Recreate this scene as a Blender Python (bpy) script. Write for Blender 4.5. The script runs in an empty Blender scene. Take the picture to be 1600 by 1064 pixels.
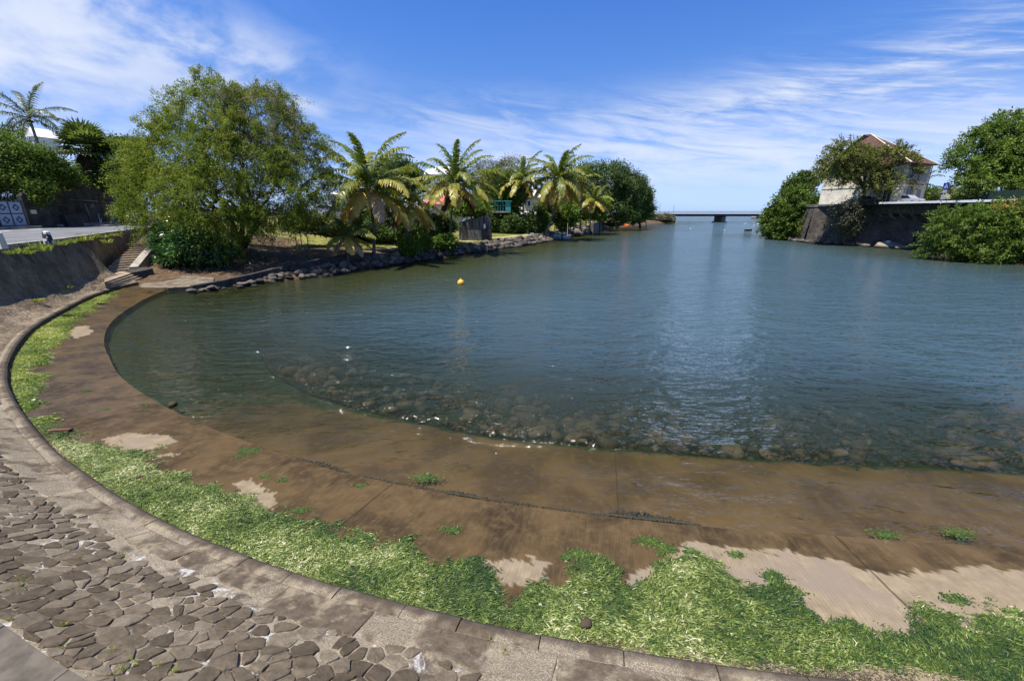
import bpy, math, random
import numpy as np
from mathutils import Vector, noise as mn

random.seed(11)
rng = np.random.default_rng(11)
sc = bpy.context.scene
COL = sc.collection
R = math.radians

# ------------------------------------------------------------------ camera
F, PITCH, EYE = 660.0, R(17.0), 5.4          # focal length in px of a 1600 px wide frame
cd = bpy.data.cameras.new('camera'); cam = bpy.data.objects.new('camera', cd); COL.objects.link(cam)
cd.sensor_width = 36.0; cd.lens = 36.0 * F / 1600.0; cd.clip_start = 0.1; cd.clip_end = 40000
cam.location = (0, 0, EYE); cam.rotation_euler = (R(90) - PITCH, 0, 0)
sc.camera = cam

# ------------------------------------------------------------------ light
SUN = Vector((-0.31, -0.18, 0.93)).normalized()
sd = bpy.data.lights.new('sun', 'SUN'); so = bpy.data.objects.new('sun', sd); COL.objects.link(so)
sd.energy = 4.7; sd.angle = R(0.53); sd.color = (1.0, 0.955, 0.88)
so.rotation_euler = SUN.to_track_quat('Z', 'Y').to_euler(); so.location = (-30, 20, 60)
sc.view_settings.view_transform = 'Standard'; sc.view_settings.look = 'None'
sc.view_settings.exposure = 0.72; sc.view_settings.gamma = 1.0
sc.cycles.use_denoising = True
sc.cycles.adaptive_threshold = 0.025
sc.cycles.max_bounces = 6; sc.cycles.diffuse_bounces = 3; sc.cycles.glossy_bounces = 3; sc.cycles.transparent_max_bounces = 12
sc.cycles.caustics_reflective = False; sc.cycles.caustics_refractive = False


def ray(u, v):
    a = (u - 800) / F; b = (532 - v) / F
    return (a, math.cos(PITCH) + b * math.sin(PITCH), -math.sin(PITCH) + b * math.cos(PITCH))


def dir_ae(u, v):
    d = Vector(ray(u, v)).normalized()
    return math.atan2(d.x, d.y), math.asin(d.z)


# ------------------------------------------------------------------ node helpers
class NT:
    def __init__(s, tree):
        s.t = tree; s.n = tree.nodes; s.l = tree.links

    def new(s, typ, **kw):
        n = s.n.new(typ)
        for k, v in kw.items():
            setattr(n, k, v)
        return n

    def put(s, sock, v):
        if v is None:
            return
        if isinstance(v, bpy.types.NodeSocket):
            s.l.new(v, sock)
        elif isinstance(v, (tuple, list)) and len(v) == 3 and sock.type == 'RGBA':
            sock.default_value = (*v, 1)
        else:
            sock.default_value = v

    def math(s, op, a, b=None, c=None, clamp=False):
        n = s.new('ShaderNodeMath', operation=op, use_clamp=clamp)
        s.put(n.inputs[0], a); s.put(n.inputs[1], b)
        if c is not None: s.put(n.inputs[2], c)
        return n.outputs[0]

    def vmath(s, op, a, b=None):
        n = s.new('ShaderNodeVectorMath', operation=op)
        s.put(n.inputs[0], a)
        if b is not None: s.put(n.inputs[1], b)
        return n.outputs[0]

    def mix(s, f, a, b, mode='MIX'):
        n = s.new('ShaderNodeMix', data_type='RGBA', blend_type=mode)
        s.put(n.inputs[0], f); s.put(n.inputs[6], a); s.put(n.inputs[7], b)
        return n.outputs[2]

    def ss(s, v, lo, hi):
        n = s.new('ShaderNodeMapRange', interpolation_type='SMOOTHSTEP')
        s.put(n.inputs[0], v); s.put(n.inputs[1], lo); s.put(n.inputs[2], hi)
        return n.outputs[0]

    def lin(s, v, lo, hi, a=0.0, b=1.0):
        n = s.new('ShaderNodeMapRange')
        s.put(n.inputs[0], v); s.put(n.inputs[1], lo); s.put(n.inputs[2], hi); s.put(n.inputs[3], a); s.put(n.inputs[4], b)
        return n.outputs[0]

    def noise(s, vec, scale, detail=4, rough=.55, dist=0, out=0):
        n = s.new('ShaderNodeTexNoise')
        s.put(n.inputs['Vector'], vec); s.put(n.inputs['Scale'], scale)
        s.put(n.inputs['Detail'], detail); s.put(n.inputs['Roughness'], rough); s.put(n.inputs['Distortion'], dist)
        return n.outputs[out]

    def voro(s, vec, scale, feature='F1', out=0, rand=1):
        n = s.new('ShaderNodeTexVoronoi', feature=feature)
        s.put(n.inputs['Vector'], vec); s.put(n.inputs['Scale'], scale); s.put(n.inputs['Randomness'], rand)
        return n.outputs[out]

    def mapping(s, vec, scale=(1, 1, 1), rot=(0, 0, 0), loc=(0, 0, 0)):
        n = s.new('ShaderNodeMapping')
        s.put(n.inputs[0], vec); n.inputs['Scale'].default_value = scale
        n.inputs['Rotation'].default_value = rot; n.inputs['Location'].default_value = loc
        return n.outputs[0]

    def ramp(s, v, stops):
        n = s.new('ShaderNodeValToRGB'); e = n.color_ramp.elements
        while len(e) < len(stops): e.new(0.5)
        for i, (p, c) in enumerate(stops):
            e[i].position = p; e[i].color = (*c, 1)
        s.put(n.inputs[0], v)
        return n.outputs[0]

    def attr(s, name, out=2):
        return s.new('ShaderNodeAttribute', attribute_name=name).outputs[out]

    def pos(s):
        return s.new('ShaderNodeNewGeometry').outputs['Position']

    def bump(s, h, strength=.5, dist=.02, normal=None):
        n = s.new('ShaderNodeBump')
        s.put(n.inputs['Height'], h); n.inputs['Strength'].default_value = strength
        n.inputs['Distance'].default_value = dist
        if normal is not None: s.put(n.inputs['Normal'], normal)
        return n.outputs[0]

    def principled(s, col, rough=.8, spec=.3, normal=None, metallic=0.0):
        n = s.new('ShaderNodeBsdfPrincipled')
        s.put(n.inputs['Base Color'], col); s.put(n.inputs['Roughness'], rough)
        s.put(n.inputs['Specular IOR Level'], spec); n.inputs['Metallic'].default_value = metallic
        if normal is not None: s.put(n.inputs['Normal'], normal)
        return n.outputs[0]

    def done(s, shader):
        o = s.new('ShaderNodeOutputMaterial'); s.l.new(shader, o.inputs[0])


MATS = {}


def mat(name):
    m = bpy.data.materials.new(name); m.use_nodes = True; m.node_tree.nodes.clear(); MATS[name] = m
    return NT(m.node_tree)


# ------------------------------------------------------------------ sky
world = bpy.data.worlds.new('World'); sc.world = world; world.use_nodes = True
w = NT(world.node_tree); w.n.clear()
sky = w.new('ShaderNodeTexSky', sky_type='NISHITA'); sky.sun_disc = False
sky.sun_elevation = math.asin(SUN.z); sky.sun_rotation = math.atan2(SUN.x, SUN.y)
sky.altitude = 0; sky.air_density = 1.0; sky.dust_density = 0.35; sky.ozone_density = 3.0
tc = w.new('ShaderNodeTexCoord').outputs['Generated']
sep = w.new('ShaderNodeSeparateXYZ'); w.l.new(tc, sep.inputs[0])
AZ = w.math('ARCTAN2', sep.outputs[0], sep.outputs[1]); EL = w.math('ARCSINE', sep.outputs[2])
# deeper azure with height, as the photograph's polarised-looking sky
tint = w.ramp(w.math('DIVIDE', EL, .5, clamp=True), [(.0, (.36, .52, 1.0)), (.09, (.375, .46, .80)), (.38, (.335, .43, .65)), (.60, (.27, .44, .72)), (.80, (.24, .425, .75))])
blue = w.mix(1.0, w.mix(1.0, sky.outputs[0], tint, 'MULTIPLY'), (1.5, 1.5, 1.5), 'MULTIPLY')


def cloudnoise(rot, sx, sy, scale, detail, dist, seed, rough=.6):
    v = w.new('ShaderNodeCombineXYZ'); w.put(v.inputs[0], AZ); w.put(v.inputs[1], EL); v.inputs[2].default_value = seed
    m1 = w.mapping(v.outputs[0], rot=(0, 0, rot))
    m2 = w.mapping(m1, scale=(sx, sy, 1))
    return w.noise(m2, scale, detail, rough, dist)


def blob(u, v, su, sv, rot=0.0):
    a, e = dir_ae(u, v)
    x = w.math('SUBTRACT', AZ, a); y = w.math('SUBTRACT', EL, e)
    c, s_ = math.cos(rot), math.sin(rot)
    xr = w.math('ADD', w.math('MULTIPLY', x, c), w.math('MULTIPLY', y, s_))
    yr = w.math('SUBTRACT', w.math('MULTIPLY', y, c), w.math('MULTIPLY', x, s_))
    q = w.math('ADD', w.math('POWER', w.math('ABSOLUTE', w.math('DIVIDE', xr, su)), 2.0), w.math('POWER', w.math('ABSOLUTE', w.math('DIVIDE', yr, sv)), 2.0))
    return w.math('EXPONENT', w.math('MULTIPLY', q, -1.0))


puffs = w.noise(w.mapping(tc, scale=(1, 1, 1.9), loc=(3.1, 1.7, .4)), 5.5, 8, .56, .25)
wisps = cloudnoise(R(8), 1.0, 6.0, 4.5, 7, .6, 7.7, .62)
fine = cloudnoise(R(11), 1.0, 12.0, 8.0, 4, .4, 1.3, .65)
cum = w.math('MULTIPLY', blob(40, 75, .21, .11, R(4)), w.ss(puffs, .30, .60))
cum2 = w.math('MULTIPLY', blob(270, 60, .20, .05, R(-6)), w.ss(puffs, .38, .60))
low = w.math('MULTIPLY', blob(60, 200, .3, .06, 0), w.math('MULTIPLY', w.ss(puffs, .35, .7), .45))
wis = w.math('MULTIPLY', blob(470, 158, .05, .018, R(-20)), w.math('MULTIPLY', w.ss(puffs, .3, .6), .8))
cir = w.math('MULTIPLY', blob(1180, 165, .34, .050, R(6)), w.math('ADD', w.math('MULTIPLY', w.ss(wisps, .36, .64), .75), w.math('MULTIPLY', w.ss(fine, .42, .7), .35)))
cir2 = w.math('MULTIPLY', blob(1520, 120, .30, .07, R(10)), w.math('MULTIPLY', w.ss(w.math('MULTIPLY', w.math('ADD', wisps, fine), .5), .47, .64), .62))
veil = w.math('MULTIPLY', blob(1100, 245, .75, .055, 0), w.math('MULTIPLY', w.ss(wisps, .26, .64), .85))
veil2 = w.math('MULTIPLY', blob(760, 190, .30, .045, 0), w.math('MULTIPLY', w.ss(wisps, .36, .7), .55))
out = w.math('MULTIPLY', w.ss(w.math('ABSOLUTE', AZ), 1.0, 1.6), w.math('MULTIPLY', w.ss(wisps, .45, .8), .5))
acc = None
for c in (cum, cum2, low, wis, cir, cir2, veil, veil2, out):
    inv = w.math('SUBTRACT', 1.0, c, clamp=True)
    acc = inv if acc is None else w.math('MULTIPLY', acc, inv)
cover = w.math('MULTIPLY', w.math('SUBTRACT', 1.0, acc, clamp=True), .90)
skycol = w.mix(cover, blue, (5.2, 5.55, 6.3))
bg = w.new('ShaderNodeBackground'); w.put(bg.inputs[0], skycol); bg.inputs[1].default_value = 0.098
wo = w.new('ShaderNodeOutputWorld'); w.l.new(bg.outputs[0], wo.inputs[0])


# ------------------------------------------------------------------ geometry helpers
def P(u, v, z):
    """the point of height z seen at a pixel of the photograph"""
    d = ray(u, v); t = (z - EYE) / d[2]
    return np.array([d[0] * t, d[1] * t, z])


def at(u, v, Y):
    """the point at world y = Y seen at a pixel of the photograph"""
    d = ray(u, v); t = Y / d[1]
    return np.array([d[0] * t, Y, EYE + d[2] * t])


def mpp(u, v, Y):
    return Y / ray(u, v)[1] / F


WL = {}


def prop(o, label=None, cat=None, group=None, kind=None):
    if label: o['label'] = label
    if cat: o['category'] = cat
    if group: o['group'] = group
    if kind: o['kind'] = kind
    return o


def thing(name, loc, label, cat, group=None):
    o = bpy.data.objects.new(name, None); COL.objects.link(o); o.location = tuple(loc)
    o.empty_display_size = .3
    WL[o] = np.array(loc, float)
    return prop(o, label, cat, group)


def mk(name, V, Fs, m, parent=None, smooth=False, attrs=None, origin=None):
    V = np.asarray(V, float).reshape(-1, 3)
    off = WL[parent] if parent is not None else (np.array(origin, float) if origin is not None else np.zeros(3))
    me = bpy.data.meshes.new(name); L = V - off
    if isinstance(Fs, np.ndarray):
        nf, k = Fs.shape
        me.vertices.add(len(L)); me.vertices.foreach_set('co', L.ravel().astype(np.float32))
        me.loops.add(nf * k); me.loops.foreach_set('vertex_index', Fs.ravel().astype(np.int32))
        me.polygons.add(nf); me.polygons.foreach_set('loop_start', np.arange(0, nf * k, k, dtype=np.int32))
        me.update(calc_edges=True)
    else:
        me.from_pydata([tuple(p) for p in L], [], [tuple(f) for f in Fs]); me.update()
    if smooth: me.polygons.foreach_set('use_smooth', np.ones(len(me.polygons), bool))
    for k_, a in (attrs or {}).items():
        me.attributes.new(k_, 'FLOAT', 'POINT').data.foreach_set('value', np.asarray(a, np.float32))
    if isinstance(m, str): m = MATS[m]
    me.materials.append(m)
    o = bpy.data.objects.new(name, me); COL.objects.link(o)
    if parent is not None:
        o.parent = parent; WL[o] = WL[parent]
    else:
        o.location = tuple(off); WL[o] = off
    return o


class MB:
    def __init__(s): s.V = []; s.F = []

    def add(s, V, Fs):
        n = len(s.V); s.V += [tuple(p) for p in V]; s.F += [tuple(i + n for i in f) for f in Fs]; return s

    def hexa(s, b, t):
        """box from 4 bottom and 4 top corners, both counter-clockwise seen from above"""
        return s.add(list(b) + list(t), [(3, 2, 1, 0), (4, 5, 6, 7), (0, 1, 5, 4), (1, 2, 6, 5), (2, 3, 7, 6), (3, 0, 4, 7)])

    def box(s, x0, x1, y0, y1, z0, z1, fr=None):
        c = [(x0, y0), (x1, y0), (x1, y1), (x0, y1)]
        b = [(x, y, z0) for x, y in c]; t = [(x, y, z1) for x, y in c]
        if fr is not None: b = [fr(*p) for p in b]; t = [fr(*p) for p in t]
        return s.hexa(b, t)

    def tube(s, pts, rad, n=8, cap=True):
        pts = [Vector(p) for p in pts]; m = len(pts); V = []
        if not hasattr(rad, '__len__'): rad = [rad] * m
        up = Vector((0, 0, 1))
        for i, p in enumerate(pts):
            d = (pts[min(i + 1, m - 1)] - pts[max(i - 1, 0)]).normalized()
            a = d.cross(up)
            if a.length < .05: a = d.cross(Vector((0, 1, 0)))
            a.normalize(); b = a.cross(d).normalized()
            for k in range(n):
                q = 2 * math.pi * k / n
                V.append(p + (a * math.cos(q) + b * math.sin(q)) * rad[i])
        Fs = [(i * n + k, i * n + (k + 1) % n, (i + 1) * n + (k + 1) % n, (i + 1) * n + k) for i in range(m - 1) for k in range(n)]
        if cap: Fs += [tuple(range(n - 1, -1, -1)), tuple((m - 1) * n + k for k in range(n))]
        return s.add(V, Fs)

    def build(s, name, m, parent=None, smooth=False, origin=None, attrs=None):
        return mk(name, s.V, s.F, m, parent, smooth, attrs, origin)


def frame(o, ang, z=0):
    c, s_ = math.cos(ang), math.sin(ang)
    return lambda x, y, zz: (o[0] + x * c - y * s_, o[1] + x * s_ + y * c, z + zz)


def fnoise(x, y, z=0.0, s=1.0, oct=4):
    return mn.fractal(Vector((x * s, y * s, z)), 1.0, 2.0, oct, noise_basis='PERLIN_ORIGINAL')


def vnoise(X, Y, s=1.0, z=0.0, oct=4):
    """vectorised value noise (fbm), about -1..1"""
    X = np.asarray(X, float) * s; Y = np.asarray(Y, float) * s; out = np.zeros(X.shape); amp = 1.0; tot = 0
    for o in range(oct):
        xi = np.floor(X); yi = np.floor(Y); fx = X - xi; fy = Y - yi
        fx = fx * fx * (3 - 2 * fx); fy = fy * fy * (3 - 2 * fy)

        def h(a, b):
            q = np.sin(a * 127.1 + b * 311.7 + z * 74.7 + o * 19.19) * 43758.5453
            return q - np.floor(q)
        v = h(xi, yi) * (1 - fx) * (1 - fy) + h(xi + 1, yi) * fx * (1 - fy) + h(xi, yi + 1) * (1 - fx) * fy + h(xi + 1, yi + 1) * fx * fy
        out += amp * (v * 2 - 1); tot += amp; amp *= .5; X = X * 2.03 + 11.3; Y = Y * 2.03 + 7.1
    return out / tot * 1.6


def grid_faces(nu, nv):
    i = np.arange(nu - 1)[:, None] * nv + np.arange(nv - 1)[None, :]
    return np.stack([i, i + nv, i + nv + 1, i + 1], -1).reshape(-1, 4)


def unit(a): return a / np.maximum(np.linalg.norm(a, axis=-1, keepdims=True), 1e-9)


def inpoly(X, Y, poly):
    c = np.zeros(X.shape, bool); n = len(poly)
    for i in range(n):
        x1, y1 = poly[i]; x2, y2 = poly[(i + 1) % n]
        with np.errstate(divide='ignore', invalid='ignore'):
            k = ((y1 > Y) != (y2 > Y)) & (X < (x2 - x1) * (Y - y1) / (y2 - y1) + x1)
        c ^= k
    return c


# ------------------------------------------------------------------ materials
def simple(name, col, rough=.8, var=.25, scale=3.0, spec=.3, bump=.3, bdist=.01, metallic=0):
    n = mat(name); p = n.pos(); v = n.noise(p, scale, 6, .6)
    dk = tuple(c * (1 - var) for c in col); lt = tuple(min(1, c * (1 + var)) for c in col)
    c = n.mix(n.ss(v, .3, .7), dk, lt)
    n.done(n.principled(c, rough, spec, n.bump(n.noise(p, scale * 8, 5), bump, bdist), metallic))


LEAFK = 1.45


def leafmat(name, stops, trans=.38, rough=.6, spec=.12):
    n = mat(name)
    c = n.ramp(n.attr('rnd'), [(p_, tuple(min(.9, x * LEAFK) for x in c_)) for p_, c_ in stops])
    a = n.principled(c, rough, spec)
    t = n.new('ShaderNodeBsdfTranslucent'); n.put(t.inputs[0], n.mix(1.0, c, (1.0, 1.05, .55), 'MULTIPLY'))
    m = n.new('ShaderNodeMixShader'); m.inputs[0].default_value = trans
    n.l.new(a, m.inputs[1]); n.l.new(t.outputs[0], m.inputs[2]); n.done(m.outputs[0])


# dark basalt cobbles: tone per stone
n = mat('basalt'); p = n.pos()
oi = n.new('ShaderNodeObjectInfo').outputs['Random']; rv = n.math('FRACT', n.math('ADD', oi, n.attr('rnd')))
base = n.ramp(rv, [(0, (.076, .058, .038)), (.35, (.112, .087, .058)), (.7, (.148, .117, .081)), (1, (.20, .165, .118))])
v1 = n.noise(p, 9, 8, .7); c = n.mix(n.ss(v1, .25, .75), n.mix(1, base, (.62, .60, .58), 'MULTIPLY'), n.mix(1, base, (1.32, 1.3, 1.26), 'MULTIPLY'))
sp = n.ss(n.noise(p, 70, 3, .6), .66, .74); c = n.mix(n.math('MULTIPLY', sp, .5), c, (.30, .27, .22))
pit = n.voro(p, 150); c = n.mix(n.ss(pit, .25, .08), c, (.03, .025, .02))
hh = n.math('ADD', n.noise(p, 26, 8, .72), n.math('MULTIPLY', pit, .35))
n.done(n.principled(c, .88, .25, n.bump(hh, .75, .012)))

n = mat('mortar'); p = n.pos()
v1 = n.noise(p, 2.2, 5, .65); v2 = n.noise(p, 45, 5, .7)
c = n.mix(n.ss(v1, .36, .52), (.135, .108, .078), (.36, .30, .215))
c = n.mix(n.ss(n.noise(p, 3.1, 4, .7, .6), .56, .62), c, (.60, .57, .52))
c = n.mix(n.ss(v2, .3, .7), n.mix(1, c, (.62, .6, .58), 'MULTIPLY'), c)
gb = n.new('ShaderNodeRGBToBW'); n.l.new(n.voro(p, 60, out=1), gb.inputs[0]); c = n.mix(.22, c, gb.outputs[0], 'OVERLAY')
n.done(n.principled(c, .92, .2, n.bump(n.math('ADD', v2, n.noise(p, 14, 4)), .9, .02)))

# exposed aggregate coping and dark coping stones (mix per block)
n = mat('coping'); p = n.pos()
oi = n.new('ShaderNodeObjectInfo').outputs['Random']
agg = n.voro(p, 105, out=1); sepc = n.new('ShaderNodeSeparateColor'); n.l.new(agg, sepc.inputs[0])
pale = n.ramp(sepc.outputs[0], [(0, (.13, .105, .074)), (.45, (.20, .162, .112)), (.8, (.27, .222, .152)), (1, (.38, .33, .25))])
dark = n.mix(n.ss(n.noise(p, 8, 8, .7), .3, .7), (.072, .053, .035), (.145, .110, .074))
big = n.noise(p, 1.4, 5, .65, .4)
f = n.ss(n.math('ADD', n.math('MULTIPLY', oi, .16), n.math('MULTIPLY', big, 1.0)), .50, .64)
c = n.mix(f, dark, pale)
sand = n.ss(n.noise(p, 3.2, 5, .6), .52, .66); c = n.mix(n.math('MULTIPLY', sand, .55), c, (.36, .29, .19))
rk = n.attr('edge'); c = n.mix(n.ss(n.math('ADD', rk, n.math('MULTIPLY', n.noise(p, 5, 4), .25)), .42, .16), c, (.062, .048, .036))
n.done(n.principled(c, .9, .22, n.bump(n.math('ADD', n.noise(p, 40, 6, .7), n.math('MULTIPLY', n.voro(p, 105), .6)), .8, .010)))

# the wall face left of the cobbles: damp dark concrete with drip stains
n = mat('seawall_face'); p = n.pos()
ht = n.attr('hgt'); arc = n.attr('arc')
cv = n.new('ShaderNodeCombineXYZ'); n.put(cv.inputs[0], arc); n.put(cv.inputs[1], n.math('MULTIPLY', ht, 1.6))
drip = n.noise(cv.outputs[0], 1.7, 8, .7, .4); blot = n.noise(p, .8, 7, .65)
c = n.mix(n.ss(blot, .35, .68), (.17, .128, .082), (.33, .255, .17))
c = n.mix(n.math('MULTIPLY', n.ss(n.math('ADD', drip, n.math('MULTIPLY', n.math('SUBTRACT', ht, .85), .45)), .50, .68), .85), c, (.028, .023, .018))
vo = n.voro(p, 3.6, 'DISTANCE_TO_EDGE'); ce = n.new('ShaderNodeRGBToBW'); n.l.new(n.voro(p, 3.6, out=1), ce.inputs[0]); c = n.mix(n.math('MULTIPLY', ce.outputs[0], .45), c, n.mix(1.0, c, (.45, .43, .40), 'MULTIPLY')); c = n.mix(n.math('MULTIPLY', n.ss(vo, .05, .01), .55), c, (.06, .048, .035))
c = n.mix(n.math('MULTIPLY', n.ss(n.noise(p, 5, 6, .7), .58, .68), n.ss(ht, .5, .2)), c, (.34, .30, .23))
c = n.mix(n.math('MULTIPLY', n.ss(n.noise(p, 30, 5, .7), .62, .7), .6), c, (.33, .30, .25))
n.done(n.principled(c, .9, .2, n.bump(n.math('ADD', n.noise(p, 7, 8, .75), n.math('MULTIPLY', n.voro(p, 3.6, 'DISTANCE_TO_EDGE'), .9)), 1.0, .09)))

# tidal apron: attribute dry = 1 on dried sand-coloured concrete
n = mat('apron'); p = n.pos()
dry = n.attr('dry'); arc = n.attr('arc'); rr = n.attr('rad')
comb = n.math('SINE', n.math('MULTIPLY', n.math('ADD', arc, n.math('MULTIPLY', n.noise(p, 1.0, 3), .12)), 2 * math.pi / .055))
cv = n.new('ShaderNodeCombineXYZ'); n.put(cv.inputs[0], n.math('MULTIPLY', arc, 6.0)); n.put(cv.inputs[1], rr)
streak = n.noise(cv.outputs[0], 2.2, 5, .6); blot = n.noise(p, .9, 6, .6, .5); b2 = n.noise(p, 4.5, 6, .65)
wet = n.mix(n.ss(blot, .34, .66), (.036, .024, .012), (.098, .062, .026))
wet = n.mix(n.math('MULTIPLY', n.ss(b2, .45, .7), .6), wet, (.125, .083, .037))
wet = n.mix(n.math('MULTIPLY', n.ss(streak, .42, .70), .22), wet, (.16, .112, .052))
dr = n.mix(n.ss(b2, .3, .7), (.190, .146, .094), (.270, .210, .134))
dr = n.mix(n.math('MULTIPLY', n.ss(streak, .50, .72), .45), dr, (.37, .295, .19))
dr = n.mix(n.ss(n.noise(p, 1.1, 4, .6), .45, .7), dr, (.215, .17, .125))
c = n.mix(dry, wet, dr)
c = n.mix(n.math('MULTIPLY', n.ss(comb, .2, .9), .10), c, (.03, .02, .014))
jn = n.math('ABSOLUTE', n.math('SUBTRACT', n.math('FRACT', n.math('DIVIDE', n.math('ADD', arc, n.math('MULTIPLY', b2, .05)), 8.7)), .5))
c = n.mix(n.math('MULTIPLY', n.ss(jn, .003, .001), .7), c, (.02, .014, .01))
rough = n.mix(dry, n.ramp(n.ss(n.math('ADD', blot, n.attr('film')), .40, .75), [(0, (.70,) * 3), (1, (.15,) * 3)]), (.9, .9, .9))
hh = n.math('ADD', n.math('MULTIPLY', comb, .10), n.noise(p, 35, 5, .7))
n.done(n.principled(c, rough, n.lin(dry, 0, 1, .12, .10), n.bump(hh, .45, .008)))

# drowned lower slab: brown silt with green weed towards the left
n = mat('lower_slab'); p = n.pos()
alg = n.attr('alg'); arc = n.attr('arc')
b1 = n.noise(p, .7, 6, .6, .6); b2 = n.noise(p, 5, 7, .7)
c = n.mix(n.ss(b1, .35, .65), (.075, .046, .021), (.135, .086, .037))
c = n.mix(n.math('MULTIPLY', n.ss(b2, .5, .72), .5), c, (.18, .12, .055))
wd = n.ss(n.math('ADD', n.math('ADD', n.math('MULTIPLY', n.noise(p, 1.6, 7, .72, .8), .8), n.math('MULTIPLY', n.noise(p, 9, 5, .7), .25)), n.math('MULTIPLY', alg, .70)), .84, 1.02)
c = n.mix(wd, c, n.mix(n.ss(b2, .35, .65), (.008, .017, .004), (.034, .052, .010)))
jn = n.math('ABSOLUTE', n.math('SUBTRACT', n.math('FRACT', n.math('DIVIDE', n.math('ADD', arc, n.math('MULTIPLY', b2, .06)), 9.4)), .42))
c = n.mix(n.math('MULTIPLY', n.ss(jn, .002, .0007), .6), c, (.03, .026, .014))
n.done(n.principled(c, .8, .2, n.bump(b2, .5, .02)))

n = mat('river_bed'); p = n.pos()
b1 = n.noise(p, .5, 6, .65, .8); b2 = n.noise(p, 3.5, 7, .72)
c = n.mix(n.ss(b2, .4, .66), (.006, .014, .007), (.026, .042, .016))
c = n.mix(n.ss(b1, .58, .75), c, (.10, .07, .04))
n.done(n.principled(c, .9, .15, n.bump(b2, .6, .06)))

n = mat('wet_boulder'); p = n.pos()
oi = n.new('ShaderNodeObjectInfo').outputs['Random']
c = n.mix(oi, (.075, .054, .038), (.21, .145, .10)); b2 = n.noise(p, 6, 7, .7)
c = n.mix(n.ss(n.math('ADD', b2, n.math('MULTIPLY', n.attr('low'), .45)), .50, .68), c, (.02, .036, .012))
n.done(n.principled(c, .9, .1, n.bump(b2, .6, .03)))

n = mat('boulder'); p = n.pos()
oi = n.new('ShaderNodeObjectInfo').outputs['Random']
c = n.ramp(oi, [(0, (.045, .040, .036)), (.5, (.10, .088, .075)), (.85, (.17, .14, .115)), (1, (.24, .205, .165))])
b2 = n.noise(p, 4, 8, .72); c = n.mix(n.ss(b2, .3, .7), n.mix(1, c, (.55, .55, .55), 'MULTIPLY'), n.mix(1, c, (1.3, 1.27, 1.2), 'MULTIPLY'))
zz = n.new('ShaderNodeSeparateXYZ'); n.l.new(p, zz.inputs[0])
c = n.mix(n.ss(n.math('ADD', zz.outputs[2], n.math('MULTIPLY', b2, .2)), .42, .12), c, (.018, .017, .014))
n.done(n.principled(c, .85, .25, n.bump(b2, .8, .08)))

n = mat('pale_rock'); p = n.pos(); b2 = n.noise(p, 2.5, 8, .7)
c = n.mix(n.ss(b2, .3, .7), (.20, .165, .125), (.34, .29, .22))
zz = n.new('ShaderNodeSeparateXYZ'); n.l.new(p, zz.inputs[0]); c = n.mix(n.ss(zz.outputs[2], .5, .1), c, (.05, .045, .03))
n.done(n.principled(c, .85, .25, n.bump(b2, .8, .1)))

# water: clear over the shallow slabs, murky with depth
n = mat('water'); p = n.pos()
dep = n.attr('depth'); clm = n.attr('calm'); tin = n.attr('tint')
m1 = n.mapping(p, scale=(.52, 1.25, 1), rot=(0, 0, R(9)))
m2 = n.mapping(p, scale=(.85, 1.30, 1), rot=(0, 0, R(-17)))
h = n.math('MULTIPLY', n.noise(m1, 1.15, 3, .5, .25), .80)
h = n.math('ADD', h, n.math('MULTIPLY', n.noise(m2, 2.3, 3, .55, .3), .42))
h = n.math('ADD', h, n.math('MULTIPLY', n.noise(m1, 6.0, 2, .6, .2), .10))
h = n.math('ADD', h, n.math('MULTIPLY', n.noise(m2, .30, 2, .5, .2), 1.0))
gust = n.noise(n.mapping(p, scale=(.35, 1, 1)), .045, 4, .6, .6)
h = n.math('MULTIPLY', h, n.math('MULTIPLY', n.lin(gust, .3, .7, .6, 1.2), n.lin(clm, 0, 1, 1.0, .28)))
nb = n.bump(h, 1.0, .62)
fr = n.new('ShaderNodeFresnel'); fr.inputs[0].default_value = 1.33; n.l.new(nb, fr.inputs[1])
gl = n.new('ShaderNodeBsdfGlossy'); gl.inputs['Roughness'].default_value = .045; n.l.new(nb, gl.inputs['Normal'])
op = n.math('SUBTRACT', 1.0, n.math('EXPONENT', n.math('MULTIPLY', dep, -1.1)))
tr = n.new('ShaderNodeBsdfTransparent'); n.put(tr.inputs[0], n.mix(op, (.97, .96, .92), (.45, .55, .40)))
di = n.new('ShaderNodeBsdfDiffuse'); n.put(di.inputs[0], n.mix(tin, (.034, .040, .012), (.048, .085, .105)))
body = n.new('ShaderNodeMixShader'); n.put(body.inputs[0], op); n.l.new(tr.outputs[0], body.inputs[1]); n.l.new(di.outputs[0], body.inputs[2])
mx = n.new('ShaderNodeMixShader'); n.put(mx.inputs[0], fr.outputs[0]); n.l.new(body.outputs[0], mx.inputs[1]); n.l.new(gl.outputs[0], mx.inputs[2])
n.done(mx.outputs[0])

# sea lettuce
leafmat('seaweed', [(0, (.010, .030, .008)), (.22, (.034, .062, .010)), (.45, (.088, .125, .022)), (.68, (.165, .195, .050)), (.86, (.28, .29, .125)), (1, (.44, .41, .27))], .15, .5, .3)
leafmat('seaweed_pale', [(0, (.05, .09, .02)), (.3, (.15, .19, .03)), (.6, (.25, .28, .06)), (.85, (.38, .37, .13)), (1, (.55, .50, .26))], .25, .4, .4)
n = mat('seaweed_mat'); p = n.pos(); v = n.math('ADD', n.math('MULTIPLY', n.noise(p, 30, 6, .75, 1.6), .65), n.math('MULTIPLY', n.noise(p, 4, 5, .7), .35))
c = n.ramp(v, [(.30, (.010, .022, .005)), (.44, (.050, .080, .013)), (.56, (.120, .155, .032)), (.66, (.21, .23, .075)), (.78, (.36, .36, .18))])
n.done(n.principled(c, .45, .4, n.bump(n.noise(p, 34, 7, .75, 1.4), 1.0, .05)))

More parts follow.
